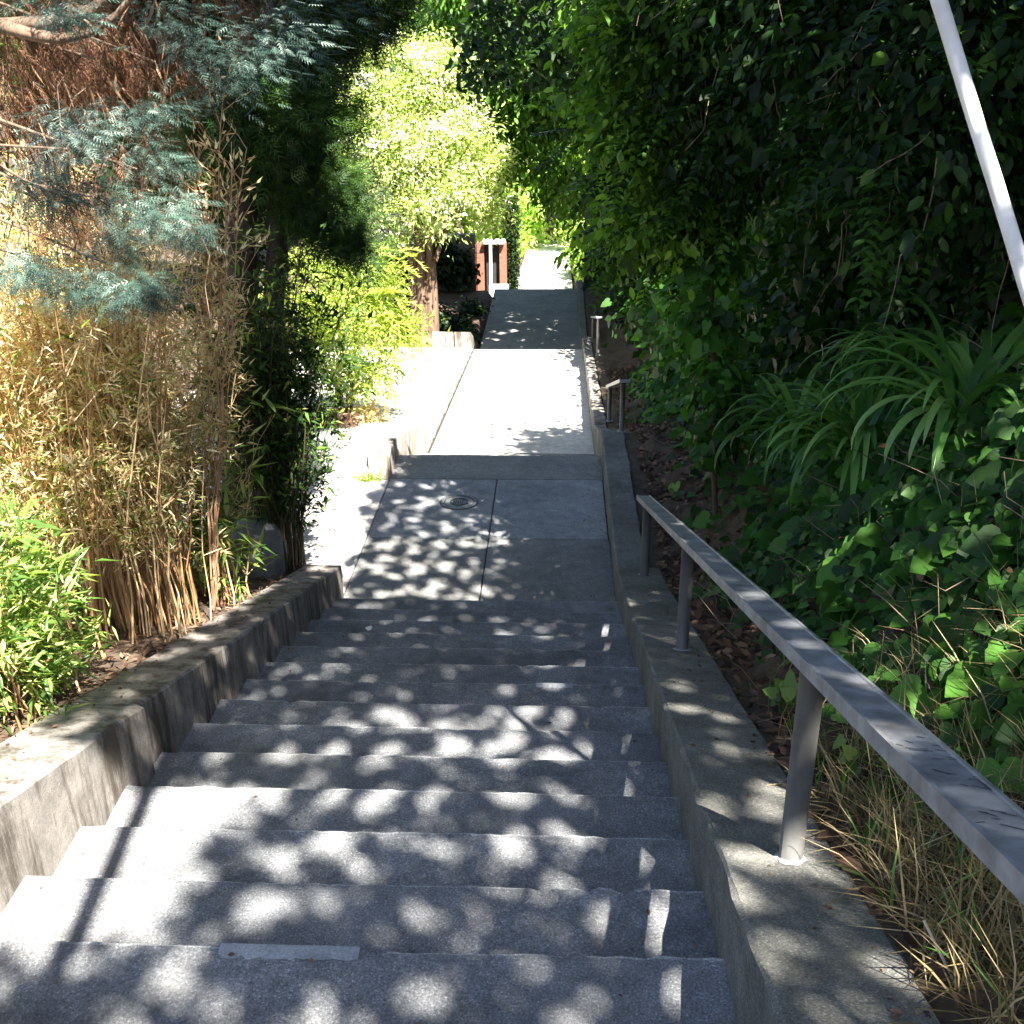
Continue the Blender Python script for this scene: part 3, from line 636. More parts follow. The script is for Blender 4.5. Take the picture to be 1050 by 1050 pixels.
    leaves('foliage',C,np.concatenate(D),np.concatenate(Nn),S,S*.8,M['l_blue'],root,T_SPRAY,np.concatenate(R))
blue_conifer()

# dead twiggy seed head standing in front of the dark conifer
def twiggy():
    b=at(215,600,5.4); b[2]=ground_z(b[0],b[1]); root=empty('dry_weed',b,'tall dry weed with rusty seed heads in front of the dark conifer','plant')
    mb=MB(); C=[];D=[]
    for px,py in ((225,90),(205,140),(235,145),(215,190),(250,150),(198,175),(230,200)):
        e=at(px,py,5.2); P=limb(mb,b,e,.006,.002,12,.05,5)
        for q in range(26):
            i=RNG.integers(7,11); p=P[i]+(P[i+1]-P[i])*RNG.random(); d=np.array([RNG.uniform(-.12,.12),RNG.uniform(-.1,.1),RNG.uniform(.02,.16)]); limb(mb,p,p+d,.0022,.001,3,.1,4)
            C.append(p+d);D.append(d+rdir(1)[0]*.05); C.append(p+d*.6);D.append(d+rdir(1)[0]*.1)
    mb.build('stems',simple('dry stem',(.30,.16,.08),(.5,.32,.2)),root)
    leaves('leaves',np.array(C),np.array(D),rdir(len(C)),.05,.014,M['l_gold'],root,T_BLADE)
twiggy()

# ------------------------------------------------------------------ dark conifer with two trunks
def dark_conifer():
    b=at(258,548,7.9); b[2]=ground_z(b[0],b[1]); root=empty('conifer_tree',b,'dark green conifer with twin shaded trunks behind the golden bamboo','tree')
    mb=MB(); limb(mb,b+[-.12,0,-.1],at(246,60,7.9),.15,.10,10,.02,10); limb(mb,b+[.12,0,-.1],at(284,60,8.0),.09,.07,10,.03,10); limb(mb,at(246,60,7.9),at(240,-260,8.3),.10,.04,5,.03,8)
    mb.build('trunk',M['darkbark'],root,smooth=True)
    bl=[]
    for px,py,y,r,wt in ((230,120,8.6,.7,1),(270,70,8.6,.8,1),(305,20,8.7,.55,1),(300,140,8.4,.45,1.2),(330,215,8.2,.22,2.5),(350,245,8.1,.17,3),(310,235,8.3,.25,2),(345,200,8.3,.22,2),(290,190,8.4,.4,1),(240,200,8.8,.5,1),(210,160,8.9,.5,1),(370,10,9.2,.35,1),(200,60,8.8,.6,1),(305,130,8.3,.25,1.5),(270,-60,8.6,1.3,1),(140,-20,9,1.2,1),(380,-60,9,.5,1),(140,100,9.3,.7,.8),(245,110,7.7,.22,3),(285,125,7.7,.25,3),(265,150,7.75,.2,3),(230,160,7.8,.18,3),(215,120,7.8,.2,3),(60,60,9.5,.9,.8),(0,20,9.5,1.,.6)):
        bl.append((*at(px,py,y),r,r,r*.7,wt))
    foliage('foliage',bl,52000,.14,M['l_cyp'],root,ratio=.9,tmpl=T_SPRAY,cr=.13,per=60,droop=-.1,shell=.4,flat=.6)
    lb=[(*at(px,py,y),r,r,r*.8) for px,py,y,r in ((325,198,7.9,.24),(352,235,7.9,.13),(357,250,7.85,.12),(318,225,8.0,.16),(300,180,8.0,.2),(340,180,8.0,.14),(305,205,8.0,.18))]
    foliage('foliage',lb,14000,.085,M['l_cyp'],root,.9,tmpl=T_SPRAY,cr=.06,per=50,droop=-.2,shell=.6)
    # ivy / dead skirt around trunk
    s=[];
    for k in range(10): s.append((*at(250+RNG.uniform(-25,30),260+30*k,8.25),.22,.16,.2))
    foliage('trunk_ivy',s,2600,.08,M['l_cyp'],root,.6,cr=.1,per=30)
dark_conifer()

# ------------------------------------------------------------------ pale blossom tree beyond
def blossom():
    b=np.array([-2.82,22.3,float(ground_z(-2.82,22.3))]); root=empty('blossom_tree',b,'sunlit tree with pale lilac and yellow green crown on brown clustered trunks','tree')
    mb=MB(); tops=[]
    for dx,px,py,r in ((-.16,400,180,.10),(-.02,428,160,.12),(.12,452,170,.10),(.2,470,190,.07),(-.1,370,160,.07)):
        p=b+np.array([dx,0,-.1]); mid=b+np.array([dx*1.3,0,1.7]); P=limb(mb,p,mid,r*1.15,r*.9,5,.03,8); e=at(px,py,22.3+RNG.uniform(-.5,.5)); limb(mb,mid,e,r*.85,.03,7,.08,8); tops.append(mid)
        for q in range(7):
            t=RNG.random(); s=mid+(e-mid)*(.3+.6*t); limb(mb,s,s+np.array([RNG.uniform(-1,1),RNG.uniform(-.9,.6),RNG.uniform(.3,1.2)]),.03,.006,5,.12,5)
    mb.build('trunk',M['bark'],root,smooth=True)
    bl=[]
    for px,py,y,r in ((390,110,22.3,.9),(430,90,22.5,.8),(470,130,22.3,.7),(360,160,22.2,.8),(420,150,21.8,.9),(470,190,22,.6),(340,200,22.0,.6),(385,210,21.6,.65),(430,205,21.6,.6),(495,200,22.2,.45),(440,60,22.8,.6),(330,160,22.8,.6),(400,60,22.9,.6),(360,235,21.8,.4),(410,240,21.8,.35),(450,232,21.7,.35),(500,165,22.3,.5),(505,225,22.2,.35),(335,215,22.0,.45),(460,70,22.6,.6)):
        bl.append((*at(px,py,y),r,r,r*.75))
    foliage('foliage',bl,44000,.095,M['l_lilac'],root,ratio=.34,tmpl=T_TRI,cr=.20,per=26,droop=.2,shell=.8)
    foliage('blossom',[b_[:3]+(b_[3]*.95,b_[4]*.95,b_[5]*.95) for b_ in bl if b_[0]<-1.9],5500,.07,M['l_blossom'],root,ratio=.5,tmpl=T_TRI,cr=.14,per=60,droop=.1,shell=.35)
blossom()

# ------------------------------------------------------------------ right bank: tree crowns that shade the stairs
def shade_crown(name,label,boxes,trange,trunk,limbs):
    yr=boxes[-1][1]
    root=empty(name,trunk,label,'tree'); mb=MB()
    top=np.array(trunk)+np.array([-.3,-.6,7.5 if yr[0]<15 else 5.5]); P=limb(mb,np.array(trunk)-[0,0,.3],top,.26,.12,9,.05,10)
    for e in limbs: limb(mb,P[RNG.integers(5,8)],e,.07,.015,9,.06,7)
    mb.build('trunk',M['darkbark'],root,smooth=True)
    PP=[];LL=[]
    for (bx,by,c,wl,sz) in boxes:
        xs=np.arange(bx[0],bx[1],c); ys=np.arange(by[0],by[1],c); X,Y=np.meshgrid(xs,ys); X=X.ravel();Y=Y.ravel()
        for (ex,ey) in [(b[0],b[1]) for b in boxes[:boxes.index((bx,by,c,wl,sz))]]:
            k=~((X>=ex[0])&(X<ex[1])&(Y>=ey[0])&(Y<ey[1])); X=X[k];Y=Y[k]
        T=np.exp(-tau_map(X,Y)); v=vnoise(X,Y*.9,wl,41)*.75+vnoise(X,Y,wl*.55,42)*.45+vnoise(X,Y,wl*3.5,43)*.22
        Te=np.where(T>.8,1,np.clip(T*1.55+.05,0,1)); o_=np.argsort(np.argsort(v))/len(v); t=np.where(o_>1-Te,.0,4.2); thr=np.where(o_>1-Te,-9,9); t=np.where(T>.97,0,t); 
        n=RNG.poisson(t*c*c*SUN[2]/(sz*sz*.6*.5*.55)); I=np.repeat(np.arange(len(X)),n); m=len(I)
        gx=X[I]+RNG.uniform(0,c,m); gy=Y[I]+RNG.uniform(0,c,m); gz=path_z(gy)+.05+np.where(gy<20,np.clip((gx-.7)/1.2,0,1)*1.3,0)
        PP.append(np.stack([gx,gy,gz],-1)+SUN[None]*RNG.uniform(*trange,m)[:,None]); LL.append(sz*np.clip(RNG.normal(1,.25,m),.5,1.6))
    Pn=np.concatenate(PP); L=np.concatenate(LL); m=len(Pn)
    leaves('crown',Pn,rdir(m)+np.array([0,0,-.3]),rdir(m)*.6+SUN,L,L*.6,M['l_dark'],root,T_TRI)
    print(name,'shade leaves',m)
    return root,mb
def pt(x,y,t): return np.array([x,y,float(path_z(y))])+SUN*t
near_limbs=[pt(0.2,9,10),pt(2,6,9),pt(3,8,9),pt(1.5,1.5,9)]
rt,_=shade_crown('evergreen_tree','tall dark evergreen whose crown arches over the upper flight from the right bank',[((-2.1,3.2),(.6,5.6),.04,.27,.066),((-2.1,.95),(5.6,10.2),.04,.27,.066),((-5.2,6.0),(-.5,20.2),.1,.5,.13)],(7.6,9.6),(5.6,2.5,float(ground_z(5.6,2.5))),near_limbs)
# unseen straight limb added to cast a shadow band along the left of the steps
def shadow_limb():
    m=MB(); a=np.array((-1.20,1.7,-2.05))+SUN*5.2; b=np.array((-1.51,3.25,-2.57))+SUN*4.6; d=b-a
    m.tube([a-d*1.2,a,b,b+d*.25],[.04,.036,.03,.025],8); m.tube([b+d*.25,b+d*.25+np.array([.6,1.6,1.2]),np.array([5.2,2.2,2.5])],[.025,.04,.07],8); m.build('limb',M['darkbark'],rt,smooth=True)
shadow_limb()
shade_crown('evergreen_tree','dense evergreen over the shaded lower landing, standing behind the right hedge',[((-3.6,4.5),(20.2,27.5),.12,.5,.16)],(6.2,8.8),(4.6,21.5,float(ground_z(4.6,21.5))),[pt(0,23,7.5),pt(-1,25,7.5),pt(1,22,7),pt(2,25,7.5)])

# hedge of ivy clad shrubs on the right bank (in view)
def hx(y): return float(np.interp(y,[0,2,4,6,8,10,12,15,20,27,36],[3.0,2.75,2.55,2.3,2.0,1.75,1.5,1.4,1.2,1.0,.9]))
def hedge(label,y0,y1,n,size,tmpl,mat,h,seed,name='ivy_hedge',ratio=.8,cat='hedge',cr=.2,dens=1):
    c=(hx((y0+y1)/2)+.5,(y0+y1)/2); root=empty(name,(c[0],c[1],float(ground_z(*c))),label,cat)
    bl=[]; r=np.random.default_rng(seed); mb=MB()
    y=y0
    while y<y1:
        x=hx(y); zg=float(ground_z(x+.3,y))
        for k in range(int(h/.5)):
            bl.append((x+.55+r.uniform(-.12,.25)-.10*k*.5,y+r.uniform(-.2,.2),zg+.1+.5*k,.42+r.uniform(-.1,.15),.45,.42))
        if r.random()<.8: limb(mb,(x+.5,y,zg-.1),(x+.6+r.uniform(-.3,.3),y+r.uniform(-.3,.3),zg+h),.045,.015,8,.08,6)
        y+=.42
    mb.build('stems',M['bark'],root,smooth=True)
    foliage('foliage',bl,n,size,mat,root,ratio=ratio,tmpl=tmpl,cr=cr,per=35,droop=.8,shell=.35,updir=.5)
    return root
hedge('tall dark ivy covered thicket on the right bank above the strap leaved plant',3.9,6.4,20000,.075,T_OVAL,M['l_dark'],4.2,31,ratio=.55)
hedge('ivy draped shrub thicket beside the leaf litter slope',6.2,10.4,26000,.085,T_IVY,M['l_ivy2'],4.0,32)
hedge('glossy ivy mound crowding the handrail of the bright sloping path',10.4,16,22000,.10,T_IVY,M['l_ivy'],1.9,33)
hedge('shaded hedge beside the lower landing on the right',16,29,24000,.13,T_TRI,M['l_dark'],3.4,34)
hedge('sunlit loose hedge beside the bright far path on the right',29,50,12000,.18,T_TRI,M['l_yel'],2.6,35,ratio=.5)

# dense backing crown behind the thicket so the bank reads as deep shade
def backing():
    root=empty('evergreen_shrub',(3.9,7,float(ground_z(3.9,7))),'large dark shrub mass filling the back of the right bank','shrub')
    bl=[]
    for y in np.arange(4.6,24,1.1):
        for k in range(5):
            x=hx(y)+1.5+.25*k; bl.append((x,y,float(ground_z(x,y))+.3+.75*k,.8,.8,.65))
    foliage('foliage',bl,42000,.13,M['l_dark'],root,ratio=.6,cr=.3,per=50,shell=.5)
backing()

# arching tree over the path (leafy branches in view, top middle and right)
def arching():
    base=np.array([2.6,8.0,float(ground_z(2.6,8.0))]); root=empty('arching_tree',base,'broadleaf tree leaning over the path with leafy branches hanging into view at the top','tree')
    mb=MB(); top=np.array([1.9,8.0,.8]); P=limb(mb,base-[0,0,.2],top,.16,.09,8,.05,9)
    tg=[]
    for px,py,y,r,wt in ((520,160,13.5,.38,1),(545,120,13.2,.5,1),(500,110,13.8,.35,1),(560,165,13,.3,1),(580,90,12.6,.6,1),(520,60,13.4,.6,1),(475,40,14,.5,.9),(560,30,13,.6,1),(610,130,11.8,.5,1),(600,180,12.2,.35,.9),(625,60,11,.6,1),(650,120,10.4,.55,1),(640,190,11.2,.45,1),(680,60,9.4,.6,1),(660,10,9.6,.6,1),(600,0,11.5,.7,1),(700,150,9.4,.5,1),(690,220,9.6,.45,1),(655,240,11,.4,1),(740,60,8.2,.6,1),(760,140,7.8,.5,1),(720,10,8.4,.6,1),(800,30,7,.6,1),(840,90,6.5,.5,1),(880,20,6,.55,1),(520,-30,13,.9,1),(620,-40,11,.9,1),(740,-40,8.5,.8,1),(900,-30,6,.7,1),(500,180,14.2,.22,.8),(620,230,13,.35,.8),(580,200,14.5,.35,.8),(450,5,14.8,.45,.8),(960,90,5.2,.4,1),(990,180,4.9,.4,1),(930,170,5.4,.4,1),(1010,40,5,.5,1)):
        y2=y if y<7.2 else 7.2+(y-7.2)*.24
        if px<650: y2=24+.35*(y-13); wt=wt*(1.4 if px<600 else 1)
        r=r*y2/y*1.05
        c=at(px,py,y2); tg.append((*c,r,r,r*.8,wt))
    for t in [q for q in tg if q[1]<15][::3]: limb(mb,P[RNG.integers(4,8)],t[:3],.04,.008,7,.08,6)
    mb.build('trunk',M['darkbark'],root,smooth=True)
    tf=[t for t in tg if t[1]>15]; tl=[t for t in tg if t[0]<.9 and t[1]<15]; tr_=[t for t in tg if t[0]>=.9 and t[1]<15]
    ft=empty('hanging_branch_tree',(2.8,24.2,float(ground_z(2.8,24.2))),'leafy tree behind the first arch whose lit drooping branches frame the far gap','tree'); mf=MB(); Pf=limb(mf,(2.8,24.2,float(ground_z(2.8,24.2))-.2),(2.2,24.2,0.5),.2,.1,8,.05,8)
    for t in tf[::2]: limb(mf,Pf[RNG.integers(4,8)],t[:3],.05,.01,7,.08,6)
    mf.build('trunk',M['darkbark'],ft,smooth=True)
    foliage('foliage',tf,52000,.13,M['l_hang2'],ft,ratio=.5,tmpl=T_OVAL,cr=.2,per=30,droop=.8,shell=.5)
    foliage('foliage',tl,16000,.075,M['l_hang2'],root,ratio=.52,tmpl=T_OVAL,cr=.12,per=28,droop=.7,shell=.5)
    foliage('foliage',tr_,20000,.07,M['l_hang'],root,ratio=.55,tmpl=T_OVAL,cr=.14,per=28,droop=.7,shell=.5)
    vb=MB()
    for k in range(45):
        t=tr_[RNG.integers(len(tr_))]; p=np.array(t[:3])+rdir(1)[0]*np.array(t[3:6]); limb(vb,p,p+np.array([RNG.uniform(-.35,.2),RNG.uniform(-.3,.2),RNG.uniform(-.9,-.1)]),.004,.0015,6,.15,4)
    vb.build('twigs',simple('hanging twig',(.08,.055,.035),(.24,.18,.12)),root)
    # compound sprigs: opposite leaflets on hanging twigs
    C=[];D=[];R=[];tw=[]
    for k in range(260):
        t=(tl+tr_)[RNG.integers(len(tl+tr_))]; p=np.array(t[:3])+rdir(1)[0]*np.array(t[3:6])*1.0; d=unit(np.array([RNG.uniform(-1,.3),RNG.uniform(-1,.4),RNG.uniform(-.9,.1)])[None])[0]; s=unit(np.cross(d,[0,0,1.])[None])[0]; tone=RNG.uniform(.3,1)
        for j in range(9):
            q=p+d*(.045*j)+np.array([0,0,-.25*(.045*j)**1.5])
            for sg in (1,-1): C.append(q);D.append(s*sg+d*.5+np.array([0,0,-.2]));R.append(np.clip(tone+RNG.normal(0,.1),0,1))
    leaves('sprigs',np.array(C),np.array(D),rdir(len(C))*.3+np.array([0,-.3,1]),.062,.034,M['l_hang'],root,T_OVAL,np.array(R))
arching()

# thin ivy clad trunks standing on the bank
for (px,yb,y,lab) in ((738,478,7.6,'slim ivy wrapped trunk standing on the leaf litter slope'),):
    b=at(px,yb,y); b[2]=ground_z(b[0],b[1])-.1; root=empty('slim_trunk_tree',b,lab,'tree'); mb=MB(); limb(mb,b,at(px-12,60,y+.2),.022,.018,14,.025,8); mb.build('trunk',M['bark'],root,smooth=True)
    s=[(*(at(px-4,150+60*k,y+.05)),.16,.14,.2) for k in range(6)]
    foliage('foliage',s,1500,.08,M['l_ivy'],root,.85,tmpl=T_IVY,cr=.08,per=25,droop=.9)

# ------------------------------------------------------------------ ground cover on the bank
def scatter(n,f,x0,x1,y0,y1):
    x=RNG.uniform(x0,x1,n*3); y=RNG.uniform(y0,y1,n*3); k=RNG.random(n*3)<f(x,y); x=x[k][:n];y=y[k][:n]
    return np.stack([x,y,ground_z(x,y)],-1)
def gauss(x,y,cx,cy,sx,sy): return np.exp(-((x-cx)/sx)**2-((y-cy)/sy)**2)
# ivy
f=lambda x,y: np.clip((x-.85)*1.6,0,1)*np.where(y<2.3,.08+.4*(x>1.6),1)*np.where((y>6.4)&(y<10.5)&(x<1.55),.22,1)*np.where(x<1.05+.12*vnoise(x,y,.8,4),.4,1)
P=scatter(24000,f,.78,3.4,1.2,15); n=len(P); hgt=RNG.random(n)**.8*.16*np.clip((P[:,0]-.75)*2,.15,1); P[:,2]+=hgt
nrm=unit(np.stack([-.55+0*P[:,0],-.45+0*P[:,0],.75+0*P[:,0]],-1)+rdir(n)*.65); D=np.stack([-.6+0*P[:,0],-.5+0*P[:,0],-.55+0*P[:,0]],-1)+rdir(n)*.7
L=np.clip(RNG.gamma(6,.0135,n),.03,.15)
o=leaves('ivy_groundcover',P,D,nrm,L,L*.95,M['l_ivy'],None,T_IVY,np.clip(RNG.normal(.45,.25,n),0,1)); tag(o,'glossy ivy carpet covering the right bank','ivy',kind='stuff')
P=scatter(700,f,.8,2.6,1.6,7); n=len(P); P[:,2]+=RNG.uniform(.02,.14,n); L=RNG.uniform(.02,.055,n)
o=leaves('dead_leaves_on_ivy',P,rdir(n),rdir(n)*.6+np.array([-.3,-.3,.8]),L,L*.6,M['l_litter'],None,T_OVAL); tag(o,'curled dead leaves caught on top of the ivy','dead leaves',kind='stuff')
# stems among the ivy
mb=MB()
for k in range(260):
    x=RNG.uniform(.9,2.6); y=RNG.uniform(1.6,5.5); z=float(ground_z(x,y))+.02; d=np.array([RNG.uniform(-.3,.3),RNG.uniform(-.3,.3),RNG.uniform(.02,.28)]); limb(mb,(x,y,z),np.array([x,y,z])+d,.003,.0015,4,.25,4)
o=mb.build('dead_stems',simple('dead stem',(.12,.08,.05),(.3,.22,.15)),None); tag(o,'thin dead stems tangled through the ivy','stems',kind='stuff')
# leaf litter
f=lambda x,y: np.clip(1.15-(x-.76)*.75,0.12,1)*np.where(y<2.6,.45,1)
P=scatter(12000,f,.77,2.2,1.2,16); n=len(P); P[:,2]+=RNG.uniform(.004,.03,n)
D=rdir(n)*np.array([1,1,.4]); L=RNG.uniform(.025,.085,n)
o=leaves('leaf_litter',P,D,rdir(n)*.4+np.array([0,0,1]),L,L*.6,M['l_litter'],None,T_OVAL); tag(o,'brown dead leaves carpeting the foot of the right bank','leaf litter',kind='stuff')
# left bed litter
x=RNG.uniform(-4,-1.86,5200); y=RNG.uniform(2.0,7.2,5200); P=np.stack([x,y,ground_z(x,y)+RNG.uniform(.01,.03,5200)],-1); L=RNG.uniform(.03,.09,5200)
o=leaves('bamboo_litter',P,rdir(5200)*np.array([1,1,.3]),rdir(5200)*.3+np.array([0,0,1]),L,L*.25,M['l_litter'],None,T_BLADE); tag(o,'dry fallen bamboo leaves on the left planting bed','leaf litter',kind='stuff')
# scattered leaves on the terrace, landing and wall tops
def stray(x,y,z,label,n):
    L=RNG.uniform(.010,.026,n); o=leaves('fallen_leaves',np.stack([x,y,z+.004],-1),rdir(n)*np.array([1,1,.15]),rdir(n)*.15+np.array([0,0,1]),L,L*.6,M['l_litter'],None,T_OVAL); tag(o,label,'fallen leaves',kind='stuff')
n=220; y=RNG.uniform(10.2,18,n); x=-1.9-RNG.random(n)**1.2*2.2; stray(x,y,np.interp(y,[9.75,12.3,19.55],[-3.69,-4.375,-5.475]),'specks of dead leaf scattered on the bright terrace paving',n)
n=170; y=RNG.uniform(1.4,7,n); x=np.where(RNG.random(n)<.75,.755-RNG.random(n)**2*.18,.46+RNG.random(n)*.25); stray(x,y,-1.24-.343*y,'small dead leaves and grit along the top of the right wall',n)
n=120; y=RNG.uniform(2.4,7,n); x=-1.87+RNG.random(n)**2*.22; stray(x,y,tz(y),'dead leaf crumbs along the top of the left wall',n)
n=150; y=RNG.uniform(6.9,10,n); x=np.where(RNG.random(n)<.6,.43-RNG.random(n)**2*.25,RNG.uniform(-1.6,.4,n)); stray(x,y,-3.892-.0199*(y-6.8),'tiny crumbs of leaf at the foot of the right wall on the landing',n)

n=130; k=RNG.integers(0,14,n); u=RNG.random(n); y=Y0+k*TR-TR*np.where(RNG.random(n)<.6,.9-.12*RNG.random(n),RNG.random(n)*.9); x=np.where(RNG.random(n)<.5,.43-RNG.random(n)**2*.3,RNG.uniform(-1.55,.4,n)); x=np.where(RNG.random(n)<.3,-1.56+RNG.random(n)**2*.25,x); stray(x,y,Z0-k*RI-.003*(x+1.6),'tiny dead leaves and grit caught in the corners of the steps',n)
# weeds rooted at the end of the sunlit wall
P=np.stack([RNG.normal(-1.80,.06,160),RNG.normal(9.44,.035,160),np.full(160,-3.945)],-1)
o=leaves('weed_tuft',P,rdir(160)*.7+np.array([0,-.3,.7]),rdir(160),RNG.uniform(.05,.13,160),.01,M['l_shrub'],None,T_BLADE); tag(o,'yellow weed tuft at the end of the sunlit wall beside the landing','weed')
# dry grass on the near right bank
f=lambda x,y: gauss(x,y,1.3,2.1,.5,.9)+.5*gauss(x,y,1.0,1.6,.3,.7)+.05*gauss(x,y,1.3,3,.5,.6)
P=scatter(9500,f,.80,2.4,.9,4.2); n=len(P)
D=rdir(n)*.95+np.array([-.15,-.15,.35]); L=RNG.uniform(.08,.30,n)
tv=np.array([(0,0,0),(0,.5,0),(.55,.3,.18),(.55,-.3,.18),(1,0,.02)]); 
T_GR=(np.array([(0,.5,0),(0,-.5,0),(.5,-.4,.22),(.5,.4,.22),(1,0,.1),(1,.02,.1)]),np.array([(0,1,2,3),(3,2,4,5)]))
o=leaves('dry_grass',P,D,rdir(n)*.4+np.array([0,0,1]),L,RNG.uniform(.003,.006,n),M['l_dry'],None,T_GR); tag(o,'dry straw coloured grass on the near right bank','grass',kind='stuff')
P=scatter(700,f,.80,2.6,.9,4.2); n=len(P)
o=leaves('green_grass',P,rdir(n)*.6+np.array([-.1,-.1,.8]),rdir(n)*.4+np.array([0,0,1]),RNG.uniform(.08,.24,n),.008,M['l_strap'],None,T_GR); tag(o,'few green grass blades among the dry grass','grass',kind='stuff')
# pale seed stalk lying by the wall bottom right
def stalk():
    a=at(938,990,1.75); b=at(1000,1060,1.62); a[2]=ground_z(a[0],a[1])+.12; mb=MB(); mb.tube([a,(a+b)/2+[0,0,.01],b],.0035,5)
    for k in range(10): p=a+(b-a)*RNG.uniform(.3,1); limb(mb,p,p+np.array([RNG.uniform(-.02,.12),RNG.uniform(-.05,.05),RNG.uniform(0,.03)]),.002,.001,3,.1,4)
    o=mb.build('dry_stalk',simple('pale stalk',(.5,.4,.26),(.7,.6,.42))); tag(o,'pale dry stalk leaning over the wall edge at the bottom right','stalk')
stalk()

# strap leaved plants
def strap(label,c,n,Lr,seed,group='strap leaved plants on the right bank'):
    r=np.random.default_rng(seed); root=empty('strap_leaf_plant',c,label,'plant',group); V=[];F=[];R=[];k=12
    for i in range(n):
        a=r.uniform(0,6.28); el=r.uniform(.55,1.35); L=r.uniform(*Lr); W=r.uniform(.017,.028)
        d=np.array([math.cos(a),math.sin(a)]); p=np.array(c)+np.array([*d*.03,0])+np.array([r.normal(0,.05),r.normal(0,.05),0]); ang=el; b=len(V); tw=r.uniform(-.4,.4); rv=r.random()
        bend=r.uniform(1.5,2.9)*(1.1 if el<1 else 1)
        for j in range(k+1):
            t=j/k; w=W*math.sin(math.pi*min(1,(.25+t*.75)))**.6 if j<k else .001
            s=np.array([-d[1],d[0],0]); up=np.array([-d[0]*math.sin(ang),-d[1]*math.sin(ang),math.cos(ang)]); s=s+up*tw*.4
            V+=[p-s*w+up*w*.35,p.copy(),p+s*w+up*w*.35]
            p=p+np.array([d[0]*math.cos(ang),d[1]*math.cos(ang),math.sin(ang)])*L/k; ang-=bend/k*(.5+t)
        for j in range(k):
            for q in (0,1): F.append((b+3*j+q,b+3*j+q+1,b+3*j+q+4,b+3*j+q+3)); R.append(rv)
    mesh_k('leaves',V,F,M['l_strap'],root,R,smooth=True); return root
def onbank(px,py,y): 
    p=at(px,py,y)
    for _ in range(60):
        g=float(ground_z(p[0],p[1]))
        if p[2]>g: y+=.05
        else: y-=.02
        p=at(px,py,y)
    return np.array([p[0],p[1],float(ground_z(p[0],p[1]))+.08])
c1=onbank(880,485,4); print('strap at',c1)
strap('broad strap leaved plant, the largest of the group, with dead orange leaves',c1,90,(.55,.95),1)
s2=strap('strap leaved plant at the right edge of the group, catching sun on its tips',onbank(985,450,4),70,(.55,.9),2)
strap('strap leaved plant with narrow arching leaves at the left of the group',onbank(815,460,4.4),56,(.5,.85),3)
strap('shaded strap leaved plant at the back of the group',onbank(925,400,4.4),56,(.5,.9),4)
for px,py in ((900,458),(955,440)):
    p=at(px,py,c1[1]-.5); C=np.array([p]); D=np.array([[.5,-.3,.15] if px<930 else [.1,-.2,1.]]); o=leaves('dead_leaf',C,D,np.array([[0,-.6,.7]]),.12,.035,M['l_orange'],None,T_OVAL); tag(o,'withered orange leaf caught in the middle of the largest strap leaved plant' if px<930 else 'small withered orange leaf standing upright right of the other','leaf')

# low leafy sprig by the wall between posts
def sprig(c,label,n=26,s=.07):
    root=empty('ivy_sprig',c,label,'plant'); mb=MB(); C=[];D=[]
    for k in range(6):
        e=c+np.array([RNG.uniform(-.12,.12),RNG.uniform(-.1,.1),RNG.uniform(.08,.2)]); P=limb(mb,c,e,.003,.0015,4,.15,5)
        for q in range(n//6): C.append(P[RNG.integers(2,4)]+RNG.normal(0,.02,3)); D.append(rdir(1)[0]+np.array([-.3,-.5,-.1]))
    mb.build('stems',M['darkculm'],root); n=len(C)
    leaves('leaves',np.array(C),np.array(D),rdir(n)*.4+np.array([-.2,-.4,1]),RNG.uniform(.6,1.2,n)*s,RNG.uniform(.6,1.1,n)*s*.9,M['l_bam'],root,T_IVY,RNG.uniform(.1,.7,n))
c=at(785,735,3.4); sprig(np.array([.86,3.35,float(ground_z(.86,3.35))]),'small bright green ivy sprig beside the wall between two posts')
sprig(np.array([.95,2.75,float(ground_z(.95,2.75))]),'lone ivy sprig in the dry litter nearest the first post',14,.05)

# ------------------------------------------------------------------ far things
def gateway():
    x,y,z=-1.98,33.5,-8.1; root=empty('porch_entrance',(x,y,z),'small red brick entrance with white post at the far left of the path','porch')
    m=MB(); m.box(x-.55,x-.33,y,y+.3,z,z+2.0); m.build('brick_pier',M['brick'],root)
    m=MB(); m.box(x+.15,x+.36,y,y+.3,z,z+2.0); m.build('brick_pier',M['brick'],root)
    m=MB(); m.box(x-.33,x+.15,y+.2,y+.26,z,z+2.0); m.build('door',M['dark'],root)
    m=MB(); m.box(x-.36,x+.32,y-.2,y+.3,z+2.0,z+2.08); m.build('porch_roof',M['paint'],root,bevel=.02)
    m=MB(); m.tube([(x-.12,y-.15,z),(x-.12,y-.15,z+2.0)],.05,10); m.build('post',M['paint'],root)
    m=MB(); m.box(x-.15,x+.45,y-.75,y-.45,z+.0,z+.85); m.build('white_plinth',M['paint'],root,bevel=.03)
    m=MB(); m.box(x-1.1,x-.56,y+.05,y+.3,z,z+1.9); m.build('side_wall',M['brick'],root)
gateway()
def column_cypress():
    b=np.array([-1.52,34.6,float(ground_z(-1.9,34.6))]); root=empty('cypress_tree',b,'narrow dark column of foliage left of the far bright path','tree')
    mb=MB(); limb(mb,b-[0,0,.1],b+[0,0,2.4],.06,.02,5,.02,6); mb.build('trunk',M['darkbark'],root)
    foliage('foliage',[(b[0],b[1],b[2]+.3+.33*k,.21,.21,.3) for k in range(9)],7500,.08,M['l_dark'],root,.6,cr=.09,per=30,droop=-.3)
column_cypress()
